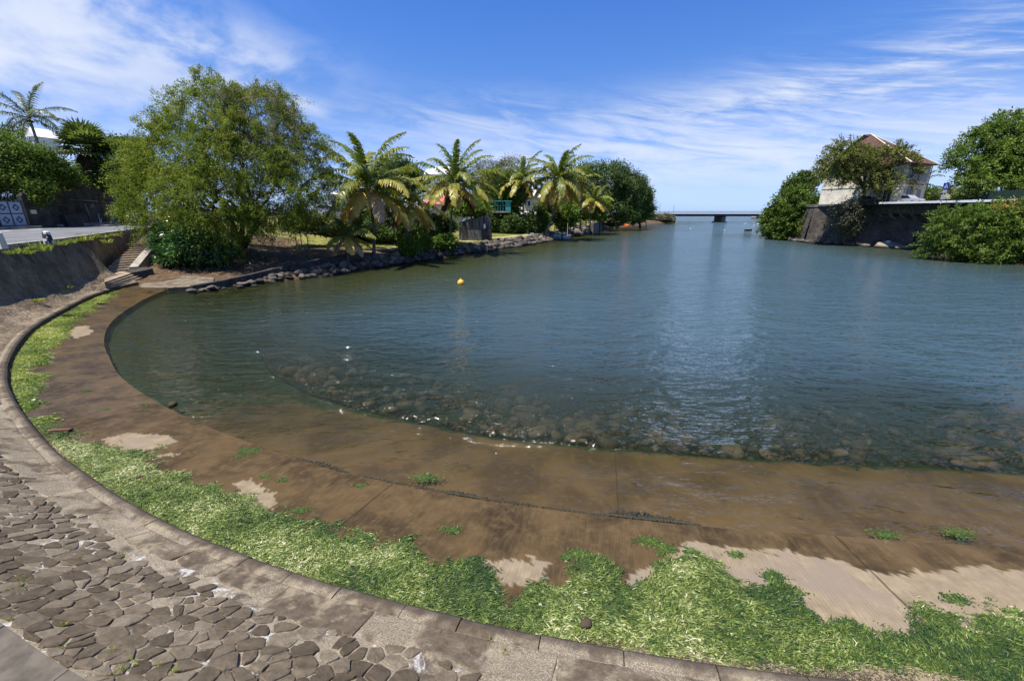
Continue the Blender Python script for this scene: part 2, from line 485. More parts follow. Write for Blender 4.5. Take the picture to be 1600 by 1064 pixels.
# land
n = mat('bank_soil'); p = n.pos()
b1 = n.noise(p, .22, 6, .62); b2 = n.noise(p, 2.2, 8, .7); g = n.attr('grass')
soil = n.mix(n.ss(b2, .35, .68), (.060, .038, .022), (.16, .105, .062))
gr = n.mix(n.ss(b2, .3, .7), (.085, .105, .022), (.27, .24, .075))
c = n.mix(n.ss(n.math('ADD', g, n.math('MULTIPLY', n.math('SUBTRACT', b1, .5), 1.2)), .4, .6), soil, gr)
c = n.mix(n.attr('path'), c, n.mix(n.ss(b2, .3, .7), (.36, .29, .17), (.46, .38, .23)))
n.done(n.principled(c, .95, .15, n.bump(n.noise(p, 12, 8, .75), .9, .06)))

n = mat('asphalt'); p = n.pos(); b = n.noise(p, .35, 5, .6)
c = n.mix(n.ss(b, .3, .7), (.105, .105, .108), (.165, .163, .16)); c = n.mix(n.ss(n.noise(p, 60, 3), .5, .8), c, (.22, .22, .21))
n.done(n.principled(c, .85, .25, n.bump(n.noise(p, 80, 3), .4, .006)))
simple('pavement', (.26, .235, .20), .9, .2, 1.2)
simple('slab', (.105, .088, .066), .9, .30, 5.0, .25, .7, .008)
simple('worn_ramp', (.15, .120, .085), .92, .4, 2.0, .2, .7, .03)
simple('concrete', (.30, .27, .22), .9, .28, 1.5, .2, .5, .02)
simple('step_concrete', (.27, .21, .15), .92, .35, 3.0, .2, .6, .02)
simple('dark_wall', (.050, .046, .040), .9, .45, .8, .2, .5, .03)
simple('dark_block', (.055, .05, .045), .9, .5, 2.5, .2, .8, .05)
simple('trunk_bark', (.075, .055, .04), .95, .45, 4, .15, 1.0, .05)
simple('palm_bark', (.14, .12, .095), .95, .35, 3, .15, .9, .03)
simple('green_trunk', (.20, .22, .11), .8, .3, 3, .2, .5, .02)
simple('white_paint', (.74, .74, .72), .6, .08, 2, .3, .2)
simple('cream_plaster', (.62, .55, .40), .9, .14, .6, .2, .3, .02)
simple('pale_plaster', (.70, .64, .52), .9, .14, .9, .2, .4, .02)
simple('white_wall', (.72, .71, .68), .85, .1, .5, .2, .2)
simple('roof_brown', (.115, .066, .048), .9, .35, 3, .2, .8, .04)
simple('roof_pink', (.52, .14, .13), .7, .15, 1, .3, .2)
simple('roof_white', (.80, .79, .76), .6, .06, 1, .3, .1)
simple('teal_paint', (.04, .29, .23), .5, .15, 2, .4, .1)
simple('shutter_grey', (.30, .33, .34), .7, .15, 2)
simple('window_dark', (.02, .022, .025), .2, .2, 2, .5, .0)
simple('gate_blue', (.28, .36, .48), .45, .12, 2, .4, .1)
simple('gate_frame', (.035, .04, .05), .5, .2, 2, .4, .1)
simple('galvanised', (.40, .42, .43), .45, .12, 4, .5, .1, .01, .6)
simple('dark_steel', (.05, .055, .055), .5, .2, 4, .5, .1, .01, .3)
simple('fascia', (.085, .085, .066), .9, .45, 2.2, .2, .6, .03)
simple('line_white', (.62, .62, .60), .8, .2, 6, .2, .3)
simple('car_white', (.72, .73, .74), .25, .03, 1, .5, 0)
simple('car_silver', (.36, .38, .41), .25, .05, 1, .5, 0)
simple('car_dark', (.03, .033, .04), .25, .05, 1, .5, 0)
simple('sign_blue', (.012, .035, .32), .4, .05, 1, .4, 0)
simple('sign_grey', (.50, .50, .47), .6, .15, 3, .3, .1)
simple('yellow_plastic', (.80, .42, .05), .4, .06, 3, .4, .1)
simple('orange_paint', (.62, .16, .04), .5, .06, 3, .4, .1)
simple('red_plastic', (.60, .05, .06), .4, .06, 3, .4, .1)
simple('pale_blue_paint', (.30, .46, .50), .5, .1, 3, .4, .1)
simple('boat_hull', (.06, .07, .05), .5, .3, 3, .4, .1)
simple('far_wall', (.16, .15, .13), .9, .3, .4, .2, .4, .05)
simple('graffiti_black', (.010, .010, .012), .8, .1, 3)
simple('graffiti_pale', (.16, .16, .16), .8, .2, 3)
simple('plank_wood', (.10, .05, .03), .8, .35, 6)
n = mat('masonry'); p = n.pos()
b1 = n.noise(p, .35, 6, .65); vo = n.voro(n.mapping(p, scale=(1, 1, 1.5)), 2.2, 'DISTANCE_TO_EDGE'); cell = n.voro(n.mapping(p, scale=(1, 1, 1.5)), 2.2, out=1)
c = n.mix(n.ss(b1, .35, .65), (.040, .034, .029), (.120, .100, .080)); bw = n.new('ShaderNodeRGBToBW'); n.l.new(cell, bw.inputs[0]); c = n.mix(.4, c, bw.outputs[0], 'SOFT_LIGHT')
c = n.mix(n.ss(vo, .06, .01), c, (.15, .13, .105)); c = n.mix(n.math('MULTIPLY', n.ss(n.noise(p, 1.3, 7, .7), .58, .70), .7), c, (.20, .175, .135))
n.done(n.principled(c, .92, .2, n.bump(n.math('ADD', n.ss(vo, 0, .12), n.noise(p, 9, 6)), .9, .06)))

leafmat('leaf_tamarind', [(0, (.034, .054, .009)), (.35, (.092, .124, .016)), (.65, (.158, .186, .024)), (.9, (.225, .240, .040)), (1, (.22, .175, .055))], .40)
leafmat('leaf_twiggy', [(0, (.07, .065, .035)), (.5, (.14, .13, .06)), (1, (.22, .19, .11))], .2)
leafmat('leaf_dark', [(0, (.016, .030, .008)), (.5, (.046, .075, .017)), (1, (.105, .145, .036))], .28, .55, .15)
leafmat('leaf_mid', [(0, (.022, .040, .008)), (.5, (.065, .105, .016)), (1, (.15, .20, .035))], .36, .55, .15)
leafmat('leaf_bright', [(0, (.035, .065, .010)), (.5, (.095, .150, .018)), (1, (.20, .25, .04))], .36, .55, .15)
leafmat('leaf_olive', [(0, (.030, .040, .010)), (.5, (.090, .105, .024)), (1, (.19, .185, .05))], .3)
leafmat('leaf_mango', [(0, (.022, .042, .008)), (.45, (.075, .115, .018)), (.7, (.16, .18, .03)), (.88, (.24, .15, .035)), (1, (.27, .11, .04))], .28)
leafmat('leaf_grey', [(0, (.055, .060, .030)), (.5, (.11, .105, .06)), (1, (.17, .15, .09))], .2)
leafmat('leaf_glossy', [(0, (.012, .034, .008)), (.5, (.035, .085, .014)), (.85, (.09, .16, .03)), (1, (.22, .26, .09))], .22, .22, .6)
leafmat('frond', [(0, (.04, .065, .014)), (.25, (.10, .13, .022)), (.5, (.22, .21, .036)), (.72, (.40, .29, .05)), (.88, (.52, .30, .07)), (1, (.36, .25, .15))], .34, .38, .4)
leafmat('frond_grey', [(0, (.045, .060, .022)), (.5, (.10, .12, .045)), (1, (.20, .20, .09))], .28, .4, .4)
leafmat('fan_leaf', [(0, (.030, .052, .012)), (.5, (.085, .115, .026)), (.8, (.18, .20, .065)), (1, (.28, .26, .12))], .35, .45, .3)
leafmat('dead_frond', [(0, (.045, .028, .016)), (1, (.15, .095, .052))], .1, .8, .1)
leafmat('tuft', [(0, (.08, .11, .015)), (.6, (.21, .24, .04)), (1, (.36, .33, .10))], .3)

# ================================================================== THE CURVED SEAWALL AND ITS APRON
CX, CY = 8.0, 35.0
TH = np.arange(184.0, 290.01, 0.1)


def curve(t, r):
    y = np.interp(TH, t, r); k = np.hanning(41); k /= k.sum()
    return np.convolve(np.pad(y, 20, mode='edge'), k, 'valid')


RKc = curve([184, 190, 196, 203, 209, 216, 222, 227, 231, 235, 240, 246, 252, 258, 263, 290],
            [35.45, 35.5, 35.0, 34.2, 33.85, 33.33, 32.96, 32.67, 32.45, 32.33, 32.24, 32.2, 32.09, 31.97, 31.89, 31.7])
RSc = curve([184, 190.5, 199.5, 206.6, 213.6, 220.2, 225.7, 231.5, 236, 240.5, 246, 252, 258, 265, 271, 290],
            [33.3, 32.96, 32.19, 31.7, 31.13, 30.6, 30.34, 30, 29.8, 29.64, 29.55, 29.36, 29.17, 29.07, 29.25, 30.2])
RLc = curve([184, 200, 215, 224, 230, 236, 242, 250, 259, 266, 272, 278, 290],
            [25.0, 25.0, 25.4, 25.9, 26.4, 26.6, 26.6, 26.6, 26.25, 26.28, 26.5, 27, 28])
RTc = curve([184, 186.6, 191.1, 195.8, 201.1, 210, 226, 246, 290], [39.7, 38.8, 37.5, 36.8, 36.5, 36.2, 35.3, 34.36, 34.3])
ZTc = curve([184, 212, 222, 232, 240, 246, 290], [3.6, 3.6, 3.2, 2.4, 1.65, 1.34, 1.30])
rK = lambda t: np.interp(t, TH, RKc)
rS = lambda t: np.interp(t, TH, RSc)
rL = lambda t: np.interp(t, TH, RLc)
rT = lambda t: np.interp(t, TH, RTc)
zT = lambda t: np.interp(t, TH, ZTc)


def pol(t, r, z):
    a = np.radians(t); return np.stack([CX + np.cos(a) * r, CY + np.sin(a) * r, np.broadcast_to(z, np.broadcast(a, r).shape)], -1)


def topolar(x, y):
    return np.degrees(np.arctan2(y - CY, x - CX)) % 360, np.hypot(x - CX, y - CY)


def apron_z(t, r):
    k = (r - rS(t)) / (rK(t) - rS(t)); return .03 + .25 * np.clip(k, 0, 1.2)


KZ = .50


def prof(t, s):
    f = np.interp(s, [0, .08, .2, .45, 1], [0, .045, .14, .40, 1])
    l = np.interp(s, [0, .12, .3, .54, .66, .82, 1], [0, .025, .09, .25, .46, .73, 1])
    k = np.clip((232 - t) / 18, 0, 1); k = k * k * (3 - 2 * k)
    return f * (1 - k) + l * k


def slope_pt(t, s, h=0.0):
    t = np.asarray(t, float); s = np.asarray(s, float)
    r0 = rK(t) + .26; r = r0 + (rT(t) - r0) * s; z = KZ + (zT(t) - KZ) * prof(t, s)
    q = pol(t, r, z)
    if np.any(h != 0):
        e = 1e-3; a = slope_pt(t + .02, s) - slope_pt(t - .02, s); b = slope_pt(t, s + e) - slope_pt(t, s - e)
        nn = unit(np.cross(a, b)); nn = np.where(nn[..., 2:3] < 0, -nn, nn)
        q = q + nn * np.asarray(h)[..., None]
    return q


seawall = thing('seawall', pol(np.array(240.), np.array(33.5), np.array(.3)), 'curved dark basalt seawall sloping down to the weedy ledge', 'wall')
# the face: mortar bed under the cobbles, plain dark concrete to the left
for nm, t0, t1, m, dt in (('mortar_bed', 229.0, 283.0, 'mortar', .15), ('concrete_face', 186.6, 229.0, 'seawall_face', .15)):
    tt = np.arange(t0, t1 + .01, dt); s_ = np.linspace(0, 1, 44); T, S = np.meshgrid(tt, s_, indexing='ij')
    hh = .012 * vnoise(T * .58, S * 3.3, 4.0) - (.006 if nm == 'mortar_bed' else 0) + (.05 * vnoise(T * .58, S * 3.3, .9, 3) if nm == 'concrete_face' else 0)
    hh = hh * np.minimum(1, S * 12)
    mk(nm, slope_pt(T, S, hh).reshape(-1, 3), grid_faces(*T.shape), m, seawall, True, {'hgt': S.ravel(), 'arc': (np.radians(T) * 33.5).ravel()})

# kerb stones along the foot
tt = 187.0
while tt < 276:
    w_ = random.uniform(1.35, 2.0); t1 = tt + w_; T = np.linspace(tt + .012, t1 - .012, 6)
    dz = random.uniform(-.007, .007); dr = random.uniform(-.008, .008)
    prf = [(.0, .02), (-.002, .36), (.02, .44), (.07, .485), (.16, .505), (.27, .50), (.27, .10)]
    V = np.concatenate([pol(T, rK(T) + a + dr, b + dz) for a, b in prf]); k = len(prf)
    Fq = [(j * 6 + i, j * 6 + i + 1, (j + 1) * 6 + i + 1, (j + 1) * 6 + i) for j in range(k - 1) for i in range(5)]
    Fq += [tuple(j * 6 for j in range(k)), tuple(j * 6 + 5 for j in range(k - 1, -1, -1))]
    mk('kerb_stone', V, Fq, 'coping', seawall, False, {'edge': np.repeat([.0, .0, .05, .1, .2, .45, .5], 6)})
    tt = t1

# coping blocks above the kerb (in front), irregular upper edge
tt = 231.5
while tt < 275:
    w_ = random.uniform(1.3, 2.6); t1 = tt + w_; n_ = 9; up = random.uniform(.17, .27)
    T = np.linspace(tt + .010, t1 - .010, n_); skew = random.uniform(-.10, .10)
    S0 = np.full(n_, .004); S2 = up + .02 * np.array([fnoise(a, 3.1, 0, 1.7) for a in T]) * 2; S2[0] -= .025; S2[-1] -= .025
    rows = []; hs_ = []
    for k_, (fr, h_) in enumerate(((0, -.03), (0.0, .002), (.08, .009), (.3, .012), (.6, .011), (.93, .007), (1, -.03))):
        s_ = S0 + (S2 - S0) * fr; rows.append(slope_pt(T + skew * fr * .6, s_, np.full(n_, h_ + random.uniform(0, .004))))
    V = np.concatenate(rows); k = len(rows)
    Fq = [(j * n_ + i, j * n_ + i + 1, (j + 1) * n_ + i + 1, (j + 1) * n_ + i) for j in range(k - 1) for i in range(n_ - 1)]
    Fq += [tuple(j * n_ for j in range(k)), tuple(j * n_ + n_ - 1 for j in range(k - 1, -1, -1))]
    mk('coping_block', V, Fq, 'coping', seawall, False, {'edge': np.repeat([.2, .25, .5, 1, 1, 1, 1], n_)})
    tt = t1

# cobbles: cells clipped against their neighbours in the unrolled face
ARC = math.radians(1) * 33.4


def SLt(t): return np.hypot(rT(t) - rK(t) - .26, zT(t) - KZ)


pts = []; s_m = .36
while s_m < 4.2:
    x = 230.5 * ARC + random.uniform(0, .3)
    while x < 264 * ARC:
        if s_m < float(SLt(x / ARC)) + .35: pts.append((x + random.gauss(0, .060), s_m + random.gauss(0, .048)))
        x += random.choice([.13, .20, .26, .32, .22, .17])
    s_m += random.uniform(.155, .205)
pts = np.array(pts)


def clip(poly, mx_, my_, nx, ny):
    o_ = []
    for i in range(len(poly)):
        a, b = poly[i], poly[(i + 1) % len(poly)]
        da = (a[0] - mx_) * nx + (a[1] - my_) * ny; db = (b[0] - mx_) * nx + (b[1] - my_) * ny
        if da <= 0: o_.append(a)
        if da * db < 0:
            k = da / (da - db); o_.append((a[0] + (b[0] - a[0]) * k, a[1] + (b[1] - a[1]) * k))
    return o_


stones = []
for i, (px, py) in enumerate(pts):
    d2 = np.hypot(pts[:, 0] - px, pts[:, 1] - py); nb_ = np.argsort(d2)[1:18]
    poly = [(px - .6, py - .5), (px + .6, py - .5), (px + .6, py + .5), (px - .6, py + .5)]; SL = float(SLt(px / ARC))
    gap = random.uniform(.0015, .007) + max(0, .040 * (1.05 - py)) * random.uniform(.1, 1.2) + (.018 if random.random() < .12 else 0)
    for j in nb_:
        qx, qy = pts[j]; dx, dy = qx - px, qy - py; l = math.hypot(dx, dy)
        if l > 1.4: continue
        poly = clip(poly, (px + qx) / 2 - dx / l * gap, (py + qy) / 2 - dy / l * gap, dx / l, dy / l)
        if len(poly) < 3: break
    if len(poly) < 3: continue
    poly = [(x, min(y, SL - .02)) for x, y in poly]
    cx_ = sum(a for a, b in poly) / len(poly); cy_ = sum(b for a, b in poly) / len(poly)
    if cy_ > SL - .04 or cy_ < .52 + .16 * fnoise(cx_, 1.7, 0, .9) or random.random() < .05 * (cy_ < 1.2): continue
    # drop tiny edges, round the corners
    q = [poly[0]]
    for v in poly[1:]:
        if math.hypot(v[0] - q[-1][0], v[1] - q[-1][1]) > .025: q.append(v)
    if len(q) > 3 and math.hypot(q[0][0] - q[-1][0], q[0][1] - q[-1][1]) < .025: q.pop()
    if len(q) < 3: continue
    ch = []
    for a, b in zip(q, q[1:] + q[:1]):
        k1 = random.uniform(.09, .21)
        ch += [(a[0] + (b[0] - a[0]) * k1, a[1] + (b[1] - a[1]) * k1), (a[0] + (b[0] - a[0]) * (1 - k1), a[1] + (b[1] - a[1]) * (1 - k1))]
    ch = np.array(ch); cen = ch.mean(0); ch += rng.normal(0, .005, ch.shape); m_ = len(ch)
    hgt = random.uniform(.006, .017); tx, ty = random.gauss(0, .025), random.gauss(0, .025)
    rings = [(1.0, -.02), (.985, hgt * .5), (.90, hgt)]
    V = []; H_ = []
    for sc_, h_ in rings:
        v = cen + (ch - cen) * sc_; V.append(v); H_.append(h_ + (v[:, 0] - cen[0]) * tx * (h_ > 0) + (v[:, 1] - cen[1]) * ty * (h_ > 0) + (rng.normal(0, .0025, m_) if h_ > 0 else 0))
    V.append(cen[None]); H_.append(np.array([hgt + random.uniform(0, .008)]))
    V = np.concatenate(V); H_ = np.concatenate(H_)
    P3 = slope_pt(V[:, 0] / ARC, np.clip(V[:, 1] / SL, 0, .998), H_)
    Fq = [(j * m_ + i_, j * m_ + (i_ + 1) % m_, (j + 1) * m_ + (i_ + 1) % m_, (j + 1) * m_ + i_) for j in range(2) for i_ in range(m_)]
    Fq += [(2 * m_ + i_, 2 * m_ + (i_ + 1) % m_, 3 * m_) for i_ in range(m_)]
    # how large it shows in the photograph
    c3 = P3[-1] - np.array([0, 0, EYE]); zc = c3[1] * math.cos(PITCH) - c3[2] * math.sin(PITCH)
    u_ = c3[0] / zc * F + 800; v_ = 532 - (c3[1] * math.sin(PITCH) + c3[2] * math.cos(PITCH)) / zc * F
    seen = -20 < u_ < 1620 and v_ < 1090
    area = (ch[:, 0].max() - ch[:, 0].min()) * (ch[:, 1].max() - ch[:, 1].min()) / max(zc, .5) ** 2
    stones.append((area if seen else 0, P3, Fq))
stones.sort(key=lambda a: -a[0])
for a, V, Fq in stones[:300]:
    mk('stone', V, Fq, 'basalt', seawall, False, {'rnd': np.zeros(len(V))})
mb = MB(); rn = []
for a, V, Fq in stones[300:]:
    mb.add(V, Fq); rn += [random.random()] * len(V)
prop(mb.build('small_stones', 'basalt', seawall, False, None, {'rnd': rn}), kind='stuff')

# walkway slabs along the top
walk = thing('walkway', pol(np.array(252.), np.array(35.), np.array(1.25)), 'grey stone slab walkway along the top of the seawall', 'walkway')
walk['kind'] = 'structure'
tt = 242.0
while tt < 266:
    t1 = tt + random.uniform(1.7, 2.1); T = np.linspace(tt + .012, t1 - .012, 5)
    zq = zT(T); dz = random.uniform(-.006, .006)
    rows = [pol(T, rT(T) - .01 + np.array([fnoise(a, .5, 0, 8) for a in T]) * .015, zq - .05), pol(T, rT(T) + .004, zq + .035 + dz), pol(T, rT(T) + 1.5, zq + .04 + dz), pol(T, rT(T) + 1.5, zq - .05)]
    V = np.concatenate(rows)
    Fq = [(j * 5 + i, j * 5 + i + 1, (j + 1) * 5 + i + 1, (j + 1) * 5 + i) for j in range(3) for i in range(4)] + [(0, 5, 10, 15), (19, 14, 9, 4)]
    mk('slab', V, Fq, 'slab', walk); tt = t1
T = np.linspace(205, 284, 80)
V = np.concatenate([pol(T, rT(T) - .02, zT(T) - .02), pol(T, rT(T) + 6, zT(T) - .01)])
prop(mk('promenade', V, np.array([(i, i + 1, 81 + i, 80 + i) for i in range(79)]), 'pavement'), kind='structure')

# ---- apron
dry_polys = [[(160, 690), (200, 677), (270, 680), (275, 688), (240, 706), (185, 708)],
             [(240, 714), (275, 709), (270, 716), (243, 720)],
             [(362, 757), (400, 748), (430, 772), (424, 800), (395, 795)],
             [(752, 880), (800, 876), (862, 880), (862, 900), (800, 922), (755, 905)],
             [(975, 905), (1040, 885), (1078, 843), (1130, 849), (1180, 857), (1230, 860), (1280, 867), (1350, 884), (1440, 893), (1505, 884), (1530, 866), (1560, 890), (1700, 885), (1700, 1100), (985, 1060)],
             [(103, 521), (118, 511), (135, 508), (146, 516), (120, 529)]]
T = np.arange(184, 289.9, .1); K = np.linspace(0, 1.08, 70)
TT, KK = np.meshgrid(T, K, indexing='ij'); RR = rS(TT) + (rK(TT) - rS(TT)) * KK
X = CX + np.cos(np.radians(TT)) * RR; Y = CY + np.sin(np.radians(TT)) * RR
jx = X + .10 * vnoise(X, Y, 3.5, 1) + .05 * vnoise(X, Y, 16, 2); jy = Y + .12 * vnoise(X, Y, 3.5, 5) + .06 * vnoise(X, Y, 16, 6)
dry = np.zeros(X.shape)
for pl in dry_polys:
    dry = np.maximum(dry, inpoly(jx, jy, [tuple(P(u, v, .14)[:2]) for u, v in pl]).astype(float))
Z = apron_z(TT, RR) + .006 * vnoise(X, Y, 2.0, 9)
V = np.stack([X, Y, Z], -1).reshape(-1, 3); nu, nv = TT.shape
Fq = grid_faces(nu, nv)
film = np.clip((237 - TT) / 8, 0, 1) * .22
apron = mk('tidal_ledge', V, Fq, 'apron', None, True, {'dry': dry.ravel(), 'arc': (np.radians(TT) * 31).ravel(), 'rad': RR.ravel(), 'film': film.ravel()})
prop(apron, 'wet brown concrete ledge below the curved seawall', 'ledge', kind='structure')
# its front edge
e0 = pol(T, rS(T), .03 + .006 * vnoise(X[:, 0], Y[:, 0], 2.0, 9)); e1 = pol(T, rS(T) - .03, -.02 * np.ones_like(T)); e2 = pol(T, rS(T) - .05, -.4 * np.ones_like(T)); nn_ = len(T)
fe = mk('ledge_edge', np.concatenate([e0, e1, e2]), np.array([(j * nn_ + i, j * nn_ + i + 1, (j + 1) * nn_ + i + 1, (j + 1) * nn_ + i) for j in range(2) for i in range(nn_ - 1)]), 'apron', apron, False,
        {'dry': np.zeros(3 * nn_), 'arc': np.tile(np.radians(T) * 31, 3), 'rad': np.zeros(3 * nn_), 'film': np.zeros(3 * nn_)})

# ---- drowned slab and bed
T = np.arange(184, 289.9, .25); K = np.linspace(0, 1, 26); TT, KK = np.meshgrid(T, K, indexing='ij')
RR = rL(TT) + (rS(TT) - rL(TT)) * KK


def low_z(t, k): return -.09 - .16 * np.clip((247 - t) / 10, 0, 1) - (.17 + .45 * np.clip((234 - t) / 20, 0, 1)) * (1 - k)


X = CX + np.cos(np.radians(TT)) * RR; Y = CY + np.sin(np.radians(TT)) * RR
V = np.stack([X, Y, low_z(TT, KK) + .012 * vnoise(X, Y, 1.2, 4)], -1).reshape(-1, 3)
alg = np.clip(.9 * np.clip((246 - TT) / 18, 0, 1) + .8 * np.exp(-KK / .10), 0, 1.3)
ls = mk('drowned_slab', V, grid_faces(*TT.shape), 'lower_slab', None, True, {'alg': alg.ravel(), 'arc': (np.radians(TT) * 28).ravel()})
prop(ls, 'brown drowned concrete slab under shallow water', 'slab', kind='structure')
T = np.arange(176, 292, .5); K = np.linspace(0, 1, 60); TT, KK = np.meshgrid(T, K, indexing='ij'); RR = 8 + (rL(TT) + .02 - 8) * KK


def bed_z(t, r):
    d = rL(t) - r; return -np.interp(d, [0, .05, .6, 4, 9, 18], [.27, .42, .48, .80, 1.6, 3.0]) - .42 * np.clip((234 - t) / 20, 0, 1)


X = CX + np.cos(np.radians(TT)) * RR; Y = CY + np.sin(np.radians(TT)) * RR
V = np.stack([X, Y, bed_z(TT, RR) + .07 * vnoise(X, Y, 1.1, 4)], -1).reshape(-1, 3)
prop(mk('river_bed', V, grid_faces(*TT.shape), 'river_bed', None, True), 'dark weedy river bed below the slab', 'river bed', kind='structure')

# ================================================================== LAND
SH = np.array([(-60, 26.5), (-31, 29.2), (-26, 31.0), (-22.9, 32), (-20.4, 33.5), (-18.5, 34.9), (-15.9, 37.6), (-15.1, 41.8), (-13.2, 43.8), (-10.9, 48.5), (-8.1, 54.2), (-3.7, 61.4),
               (3.3, 73.6), (10.8, 91.6), (23.1, 121), (36, 150), (51.9, 177), (69, 206), (84, 232), (80, 262), (40, 300), (-60, 330), (-300, 340)])
RO = np.array([(-21.5, 13), (-26.06, 21.9), (-28.8, 27.8), (-32.2, 33.8), (-37.6, 43.6), (-42.3, 52.5), (-55, 75), (-72, 106)])   # river side of the road


def pdist(X, Y, poly):
    best = np.full(X.shape, 1e9); side = np.zeros(X.shape)
    for (x1, y1), (x2, y2) in zip(poly[:-1], poly[1:]):
        dx, dy = x2 - x1, y2 - y1; k = np.clip(((X - x1) * dx + (Y - y1) * dy) / (dx * dx + dy * dy), 0, 1)
        d = np.hypot(X - x1 - k * dx, Y - y1 - k * dy); s_ = dx * (Y - y1) - dy * (X - x1)
        up = d < best - 1e-9; best = np.where(up, d, best); side = np.where(up, s_, side)
    return np.where(side > 0, best, -best)


# ---- water surface
xs = np.concatenate([[-9000, -3000, -900, -300, -120, -60], np.arange(-36, 46, .4), np.arange(46, 140, 3), [160, 220, 400, 1000, 3000, 9000]])
ys = np.concatenate([[1.0], np.arange(2, 42, .35), np.arange(42, 120, 2.0), np.arange(120, 320, 10), [400, 600, 1000, 2000, 5000, 16000]])
XX, YY = np.meshgrid(xs, ys, indexing='ij'); t_, r_ = topolar(XX, YY)
inr = (t_ > 176) & (t_ < 298.5)
dp = np.full(XX.shape, 4.0); tc_ = np.clip(t_, 184, 289.9)
ks = np.clip((r_ - rL(tc_)) / (rS(tc_) - rL(tc_)), 0, 1)
d_ = np.where(r_ > rL(tc_), -low_z(tc_, ks), -bed_z(tc_, np.maximum(r_, 8))); d_ = np.where(r_ > rS(tc_), .05, d_)
kb = np.clip((t_ - 282) / 16, 0, 1); kb = kb * kb * (3 - 2 * kb); dp = np.where(inr, d_ * (1 - kb) + 3.0 * kb, 3.0); dp = np.minimum(dp, np.maximum(.12, .25 + .30 * -pdist(XX, YY, SH)))
calm = np.where(inr, np.clip((215 - t_) / 30, 0, 1) * np.clip((r_ - 18) / 8, 0, 1) * .5, 0)
calm = np.maximum(calm, np.where(inr, np.clip((r_ - rL(tc_)) / 1.0, 0, 1) * .85 * np.clip((t_ - 228) / 16, .25, 1), 0))
sm = lambda a: np.clip(a, 0, 1) ** 2 * (3 - 2 * np.clip(a, 0, 1)); wob_ = 3.0 * vnoise(XX, YY, .09, 5)
tint_ = sm((-pdist(XX, YY, SH) - 4 + wob_) / 22) * sm((dp - .2) / 1.0) * (1 - .75 * sm((XX - 36 + wob_ - .12 * (YY - 40).clip(0, 80)) / 16) * (YY < 110))
prop(mk('water', np.stack([XX, YY, np.zeros_like(XX)], -1).reshape(-1, 3), grid_faces(*XX.shape), 'water', None, True, {'depth': dp.ravel(), 'calm': calm.ravel(), 'tint': tint_.ravel()}),
     'rippled blue green river water opening to the sea', 'water', kind='structure')

def land_z(X, Y):
    d = pdist(X, Y, SH)
    za = np.interp(d, [-6, 0, .6, 2, 5, 10, 16, 24, 60], [-2, .05, .40, .62, 1.0, 2.0, 3.1, 3.6, 4.0])
    zb = np.interp(d, [-6, 0, .8, 2, 13, 17, 24, 60], [-2, .05, .75, 1.05, 1.45, 2.4, 3.2, 3.6])
    k = np.clip((Y - 42) / 8, 0, 1); z = za * (1 - k) + zb * k
    z = z + np.clip(d, 0, 3) / 3 * (.10 * vnoise(X, Y, .35, 3) + .05 * vnoise(X, Y, 1.4, 6))
    ro = pdist(X, Y, RO); z = np.where((ro > -2.4) & (Y < 47), np.minimum(z, .25), z); return np.where(ro > 1.3, 3.56, np.minimum(z, 3.52)), d, ro


xs = np.concatenate([np.arange(-260, -60, 8), np.arange(-60, 20, .7), np.arange(20, 96, 2.0)])
ys = np.concatenate([np.arange(28.6, 66, .5), np.arange(66, 130, 1.5), np.arange(130, 345, 4)])
XX, YY = np.meshgrid(xs, ys, indexing='ij'); ZZ, dd, ro = land_z(XX, YY)
grass = np.clip((YY - 46) / 8, 0, 1) * np.clip((dd - 1) / 2, 0, 1) * .75 + np.where(YY < 46, .22, 0)
pth = np.exp(-((dd - 4.2 - .6 * np.sin(YY * .12)) / .9) ** 2) * np.clip((YY - 47) / 3, 0, 1) * (YY < 125) * np.clip(.8 + .6 * vnoise(XX, YY, .5), 0, 1)
Vg = np.stack([XX, YY, ZZ], -1).reshape(-1, 3); Fg = grid_faces(*XX.shape)
keep = (dd.ravel()[Fg].max(1) > -3) & ~((XX.ravel()[Fg].min(1) > 85))
prop(mk('left_bank', Vg, Fg[keep], 'bank_soil', None, True, {'grass': grass.ravel(), 'path': pth.ravel()}), 'grassy earth bank with a path along the left shore', 'ground', kind='structure')

# road on the left
WB = np.array([(-50.3, 41.5), (-51.5, 43.9), (-54.4, 49.6), (-55.6, 54.2), (-57.2, 59.8), (-62, 70.5), (-68, 84), (-80, 110)])
mb = MB()
rx = np.array([(-21.5, 13), (-26.06, 21.9), (-28.8, 27.8), (-32.2, 33.8), (-37.6, 43.6), (-42.3, 52.5), (-55, 75), (-72, 106)])
far = np.array([(-40, 14), (-44, 26), (-47, 34), (-49.8, 40.5), (-53.2, 49), (-56, 58), (-63, 75), (-80, 108)])
V = [(x, y, 3.615) for x, y in rx] + [(x, y, 3.615) for x, y in far]
prop(mk('road', V, [(i, i + 1, 9 + i, 8 + i) for i in range(7)], 'asphalt'), 'grey asphalt road above the seawall', 'road', kind='structure')
fo = far - np.array([8.0, -3.0])
mb = MB()
for i in range(7):
    a, b, c_, d_ = far[i], far[i + 1], fo[i + 1], fo[i]
    mb.hexa([(*d_, 3.6), (*c_, 3.6), (*b, 3.6), (*a, 3.6)][::-1], [(*d_, 3.88), (*c_, 3.88), (*b, 3.88), (*a, 3.88)][::-1])
prop(mb.build('pavement', 'pavement'), 'raised pavement on the far side of the road', 'pavement', kind='structure')
mb = MB()
